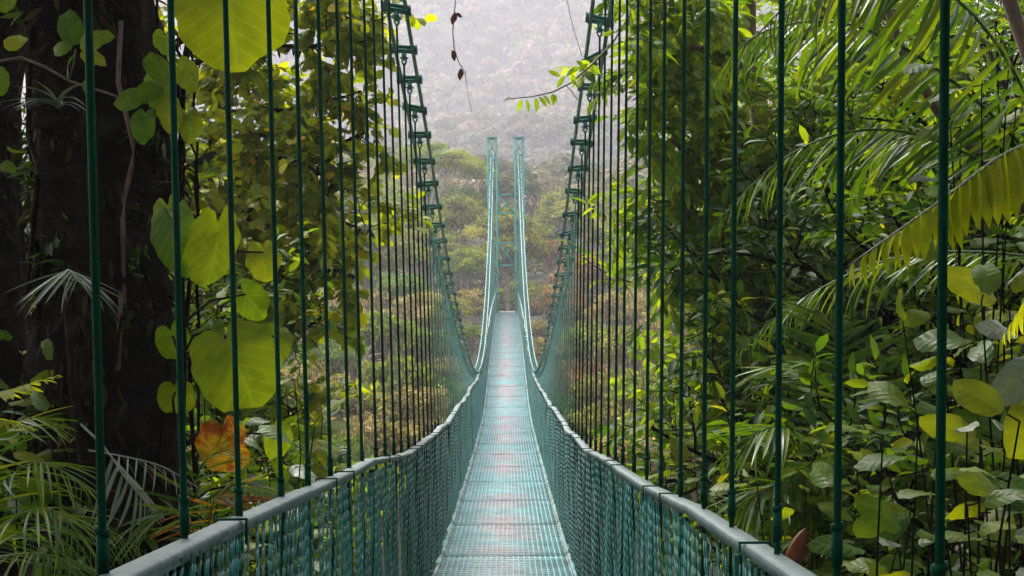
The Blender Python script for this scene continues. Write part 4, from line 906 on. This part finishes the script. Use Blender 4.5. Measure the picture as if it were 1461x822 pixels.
b = MB(); c0 = PX(300, 800, 6.2); b.tube([pb_-[0, 0, .2], c0], [.04, .03], 6); b.build('stem', M['bark'], root, smooth=True)
for l, mt in (([(300, 800, 6.2), (310, 720, 6.1), (340, 690, 6.1), (390, 700, 6.0)], 'palm'), ([(300, 800, 6.2), (280, 720, 6.3), (290, 660, 6.3), (330, 640, 6.3)], 'palm'), ([(300, 800, 6.2), (260, 740, 6.2), (225, 730, 6.2), (190, 760, 6.2)], 'palm'), ([(300, 800, 6.2), (300, 730, 6.0), (320, 705, 6.0), (350, 715, 6.0)], 'dead_leaf')):
    frond(root, LT(l), .30, 13, .8, mat=mt, hang=.3, ang=.8, r0=.006)
# bromeliad on the trunk
c0 = PX(84, 150, 6.9)
root = empty('bromeliad', c0, 'grey green bromeliad rosette clinging to the dark trunk', 'plant')
bm_ = leaflet_mesh(.13, .75, 'blade', 'palm_grey')
for k in range(17):
    a = rng.uniform(0, 2*math.pi); put(bpy.data.objects.new('blade', bm_), root, frame(c0+rv(.01), (math.cos(a)*.8, -.55+math.sin(a)*.4, .55), (0, 0, 1), rng.uniform(.14, .25)))
# ------------------------------------------------------------------ broad-leaved shrubs with single leaves
def broad_shrub(name, label, base, tips, L, nl, mesh, mats, group=None, spread=1.0):
    root = empty(name, base, label, 'shrub', group); b = MB()
    for tp in tips:
        tp = np.array(tp); base_ = np.array(base)+[rng.normal()*.1, rng.normal()*.1, -.1]
        mid = base_*.45+tp*.55+rv(.10); uu = np.linspace(0, 1, 9)[:, None]; cs = (1-uu)**2*base_+2*uu*(1-uu)*mid+uu**2*tp
        b.tube(cs, np.linspace(.011, .003, 9), 5, cap=False)
        sd = 1
        for j in range(nl):
            u = 1-(j/nl)*.55; x = u*7.99; i = int(x); q = cs[i]+(cs[i+1]-cs[i])*(x-i); tg = unit(cs[min(i+1, 8)]-cs[max(i-1, 0)])
            side = unit(np.cross(tg, rv()+np.array([0, 1.2, 0])))*sd; sd = -sd
            d_ = unit(tg*.45+side+rv(.3)+np.array([0, -.2, -.2]))
            pet = q+d_*.04; b.tube([q, pet], .003, 4, cap=False)
            o = put(bpy.data.objects.new('leaf', mesh), root, frame(pet, d_, unit(np.array([0, -.45, .9])+rv(.45)), L*rng.uniform(.65, 1.2), rng.uniform(.55, .8)))
            mt = mats[rng.integers(0, len(mats))]; with_mat(o, M[mt])
    b.build('stem', M['bark'], root, smooth=True); return root
BL = ['broad_leaf']*9+['hero_leaf']*4+['grey_leaf']
for k, (px, d, tips, L, mesh, lab) in enumerate([
    (1330, 5.0, [(1290, 470), (1345, 520), (1400, 490), (1440, 560), (1380, 610), (1310, 590), (1260, 620)], .20, OVATE, 'broad-leaved shrub with large oval leaves right of the nearest right hanger'),
    (1420, 4.4, [(1400, 640), (1455, 600), (1440, 700), (1380, 720), (1350, 770), (1430, 780)], .17, OVATE, 'dense broad-leaved shrub filling the bank at the foot of the tree fern'),
    (1240, 5.4, [(1220, 640), (1270, 680), (1300, 720), (1235, 750), (1280, 780), (1200, 700)], .17, OVATE, 'broad-leaved shrub just behind the lower right handrail'),
    (1460, 5.2, [(1440, 440), (1490, 400), (1400, 430), (1470, 480), (1340, 440)], .22, OVATE, 'shrub with very large leaves below the pale fern frond'),
    (1400, 6.5, [(1400, 120), (1440, 80), (1450, 150), (1370, 180), (1420, 30), (1350, 90)], .21, OVATE, 'shrub with yellow green leaves above the pale fern frond'),
    (1130, 6.6, [(1110, 660), (1150, 700), (1080, 690), (1170, 640), (1100, 740), (1160, 760)], .18, OVATE, 'leafy shrub between the low palm and the right handrail'),
    (1010, 9.0, [(960, 560), (1000, 530), (1030, 590), (970, 620), (1010, 650), (940, 600), (1050, 640)], .24, OVATE, 'shrub with large yellow green leaves beside the right hangers'),
    (1060, 8.4, [(1050, 560), (1100, 580), (1020, 680), (1060, 700), (1090, 640), (990, 660)], .22, OVATE, 'shrub with big leaves under the pointed-leaved tree'),
    (400, 7.6, [(400, 600), (430, 640), (380, 650), (450, 600), (420, 690), (390, 720)], .22, OVATE, 'leafy shrub with broad yellow green leaves behind the left hangers'),
    (430, 9.0, [(440, 560), (470, 620), (450, 660), (500, 640), (420, 540), (480, 680), (460, 590)], .24, OVATE, 'shrub with large drooping leaves below the round-leaved tree'),
    (300, 8.6, [(310, 430), (290, 500), (340, 560), (300, 620), (350, 640), (270, 690), (330, 720)], .22, LANCE, 'shrub of long leaves between the mossy trunk and the left hangers'),
    (60, 7.2, [(30, 480), (70, 520), (20, 560), (90, 580), (50, 640), (120, 640), (80, 700)], .20, LANCE, 'shrub of long dark leaves between the two dark trunks')]):
    c = PX(px, 600, d); bs = (c[0], c[1], gz(c[0], c[1]))
    broad_shrub('broad_leaved_shrub', lab, bs, [PX(a, e, d+rng.uniform(-.4, .4)) for a, e in tips], L, 8, mesh, BL if px > 500 else ['broad_leaf']*4+['hero_leaf']*4+['grey_leaf'])
# large ribbed grey leaf and dead curled bract
c = PX(1500, 560, 4.2); bs = (c[0], c[1], gz(c[0], c[1]))
root = empty('ribbed_leaf_plant', bs, 'plant with one big ribbed greyish leaf beside the tree fern', 'plant')
b = MB(); b.tube([bs, PX(1500, 640, 4.2), PX(1500, 500, 4.2)], [.012, .010, .006], 6); b.build('stem', M['bark_brown'], root)
leafobj(root, OVATE, 1500, 505, 4.2, (-80, 62), 80, (-.1, -1, .55), 'grey_leaf', sx=.72); leafobj(root, OVATE, 1500, 560, 4.2, (-50, 90), 80, (-.2, -1, .7), 'broad_leaf')
c = PX(1130, 770, 5.6)
root = empty('dead_bract', c, 'curled dead brown leaf caught behind the lower right handrail', 'leaf')
put(bpy.data.objects.new('blade', cum), root, frame(PX(1120, 806, 5.6), PX(1158, 740, 5.6)-PX(1120, 806, 5.6), (.3, -1, .2), .17))
# fallen-looking diagonal branch, upper right
root = empty('diagonal_branch', PX(1420, 250, 7.2), 'bare brown diagonal branch behind the pale fern frond', 'branch')
b = MB(); b.tube(LT([(1600, 420, 7.2), (1470, 300, 7.2), (1400, 222, 7.2), (1345, 168, 7.2), (1290, 80, 7.2), (1265, 10, 7.2), (1255, -120, 7.2)]), [.045, .04, .036, .03, .024, .02, .016], 8)
b.tube(LT([(1470, 300, 7.2), (1480, 120, 7.3), (1440, 0, 7.4), (1410, -80, 7.4)]), [.035, .035, .04, .04], 7); b.build('stem', M['bark_brown'], root, smooth=True)
# ------------------------------------------------------------------ thicket: leafy bushes filling both banks
sp_t = dict(leaves=9, size=.13, ratio=.6, n=[0, 5, 4], sag=.06, droop=.3, tilt=.6, lift=.25, wander=.2, up=.04)
def bush(px, py, d, L, label, mat='leaf_jungle', tpl=LEAF_POINTED, size=.13, n0=6, group=None):
    c = PX(px, py, d); g0 = gz(c[0], c[1]); root = empty('thicket_bush', (c[0], c[1], g0), label, 'bush', group)
    wood = MB(); lv = Leaves(); sp = dict(sp_t, size=size); h = max(.3, c[2]-g0-L*.5)
    wood.tube([(c[0], c[1], g0-.1), (c[0]+rng.normal()*.1, c[1], g0+h*.6), (c[0], c[1], g0+h)], [.05, .04, .03], 6)
    for k in range(n0):
        q = np.array([c[0], c[1], g0+h*rng.uniform(.75, 1.0)]); a = rng.uniform(0, 2*math.pi)
        grow(wood, lv, q, (math.cos(a)*.9, math.sin(a)*.6, rng.uniform(.1, 1.1)), L*rng.uniform(.7, 1.1), .022, 2, sp)
    finish_tree(root, wood, lv, tpl, M[mat], M['bark'])
def bush_label(cn, px, py, d, L):
    if px > 600: w = ('deep behind the upper palm fronds' if py < 260 else 'deep behind the low palm') if d > 9.3 else 'behind the arching palm fronds' if py < 400 else 'at the foot of the tree fern' if px > 1300 else 'behind the low palm by the right handrail'
    else: w = 'beyond the dark leaning trunk' if px < 130 else 'between the mossy trunk and the round-leaved tree' if py < 600 else 'below the heart-leaved climber'
    return '%s %s bush %s' % ('big' if L > .95 else 'compact', cn, w)
RB = 'leafy thicket bush on the right bank behind the palms'
LB = 'leafy thicket bush on the left bank behind the dark trunks'
for px, py, d, L, mt in [(1150, 330, 9.2, .9, 'leaf_dark'), (1270, 280, 8.6, .9, 'leaf_dark'), (1400, 330, 8.0, .9, 'leaf_jungle'), (1200, 480, 8.4, .9, 'leaf_jungle'), (1330, 430, 8.2, .9, 'leaf_dark'), (1450, 480, 7.4, .8, 'leaf_jungle'),
      (1130, 560, 9.0, .9, 'leaf_jungle'), (1260, 600, 7.6, .8, 'leaf_jungle'), (1400, 620, 7.0, .8, 'leaf_dark'), (1180, 700, 8.0, .8, 'leaf_jungle'), (1330, 720, 6.6, .7, 'leaf_jungle'), (1450, 740, 6.2, .7, 'leaf_jungle'),
      (1420, 140, 9.0, 1.0, 'leaf_jungle'), (1300, 120, 10., 1.0, 'leaf_jungle'), (1200, 200, 11., 1.1, 'leaf_jungle'), (1440, 20, 9.5, 1.1, 'leaf_jungle'), (1100, 450, 13, 1.2, 'leaf_jungle'), (1250, 350, 13, 1.4, 'leaf_jungle'), (1420, 300, 13, 1.4, 'leaf_jungle'), (1330, 80, 14, 1.5, 'leaf_jungle'), (1130, 640, 13, 1.2, 'leaf_jungle'), (1300, 560, 12, 1.2, 'leaf_jungle'), (1090, 600, 14.5, .9, 'leaf_right'), (1180, 60, 14, 1.3, 'leaf_right'), (1450, -20, 13, 1.5, 'leaf_jungle'), (1380, -60, 15, 1.6, 'leaf_jungle'), (1460, 180, 15, 1.6, 'leaf_jungle'), (1250, 0, 16, 1.6, 'leaf_right'), (1130, 150, 15, 1.3, 'leaf_right'), (1080, 330, 14.5, 1.2, 'leaf_right'), (1090, 30, 15, 1.3, 'leaf_right')]:
    cn = {'leaf_dark': 'dark green', 'leaf_jungle': 'mid green', 'leaf_right': 'bright green'}[mt]
    bush(px, py, d, L, bush_label(cn, px, py, d, L), mt, size=.12 if d < 10 else .15, n0=5 if d > 9 else 4, group=bush_label(cn, px, py, d, L).replace(' bush ', ' bushes '))
for px, py, d, L, mt in [(40, 420, 9.5, .9, 'leaf_jungle'), (20, 600, 9, .9, 'leaf_jungle'), (110, 700, 8.6, .8, 'leaf_jungle'), (300, 420, 10.5, .9, 'leaf_jungle'), (320, 620, 10, .9, 'leaf_jungle'), (380, 720, 9.5, .7, 'leaf_right'), (20, 120, 11, 1.1, 'leaf_dark'), (270, 250, 11.5, .9, 'leaf_jungle'), (30, 780, 7.6, .7, 'leaf_jungle'), (290, 740, 8.6, .7, 'leaf_right'), (410, 660, 12, .9, 'leaf_right'), (90, 300, 12, 1.0, 'leaf_dark'), (30, 260, 13, 1.2, 'leaf_right'), (220, 640, 11, 1.0, 'leaf_jungle')]:
    cn = {'leaf_dark': 'dark green', 'leaf_jungle': 'mid green', 'leaf_right': 'bright green'}[mt]
    bush(px, py, d, L, bush_label(cn, px, py, d, L), mt, size=.12, n0=4, group=bush_label(cn, px, py, d, L).replace(' bush ', ' bushes '))

# ------------------------------------------------------------------ haze
b = MB(); b.box((0, 1000, 130), (5200, 3500, 330))
m, t, o = newmat('haze'); v = t.nodes.new('ShaderNodeVolumePrincipled'); v.inputs['Color'].default_value = (.93, .905, .985, 1); v.inputs['Density'].default_value = .0008; v.inputs['Anisotropy'].default_value = .2
t.links.new(v.outputs[0], o.inputs['Volume'])
tag(b.build('haze', m, None, T((0, 1000, 130))), 'pale mist filling the valley', kind='stuff')
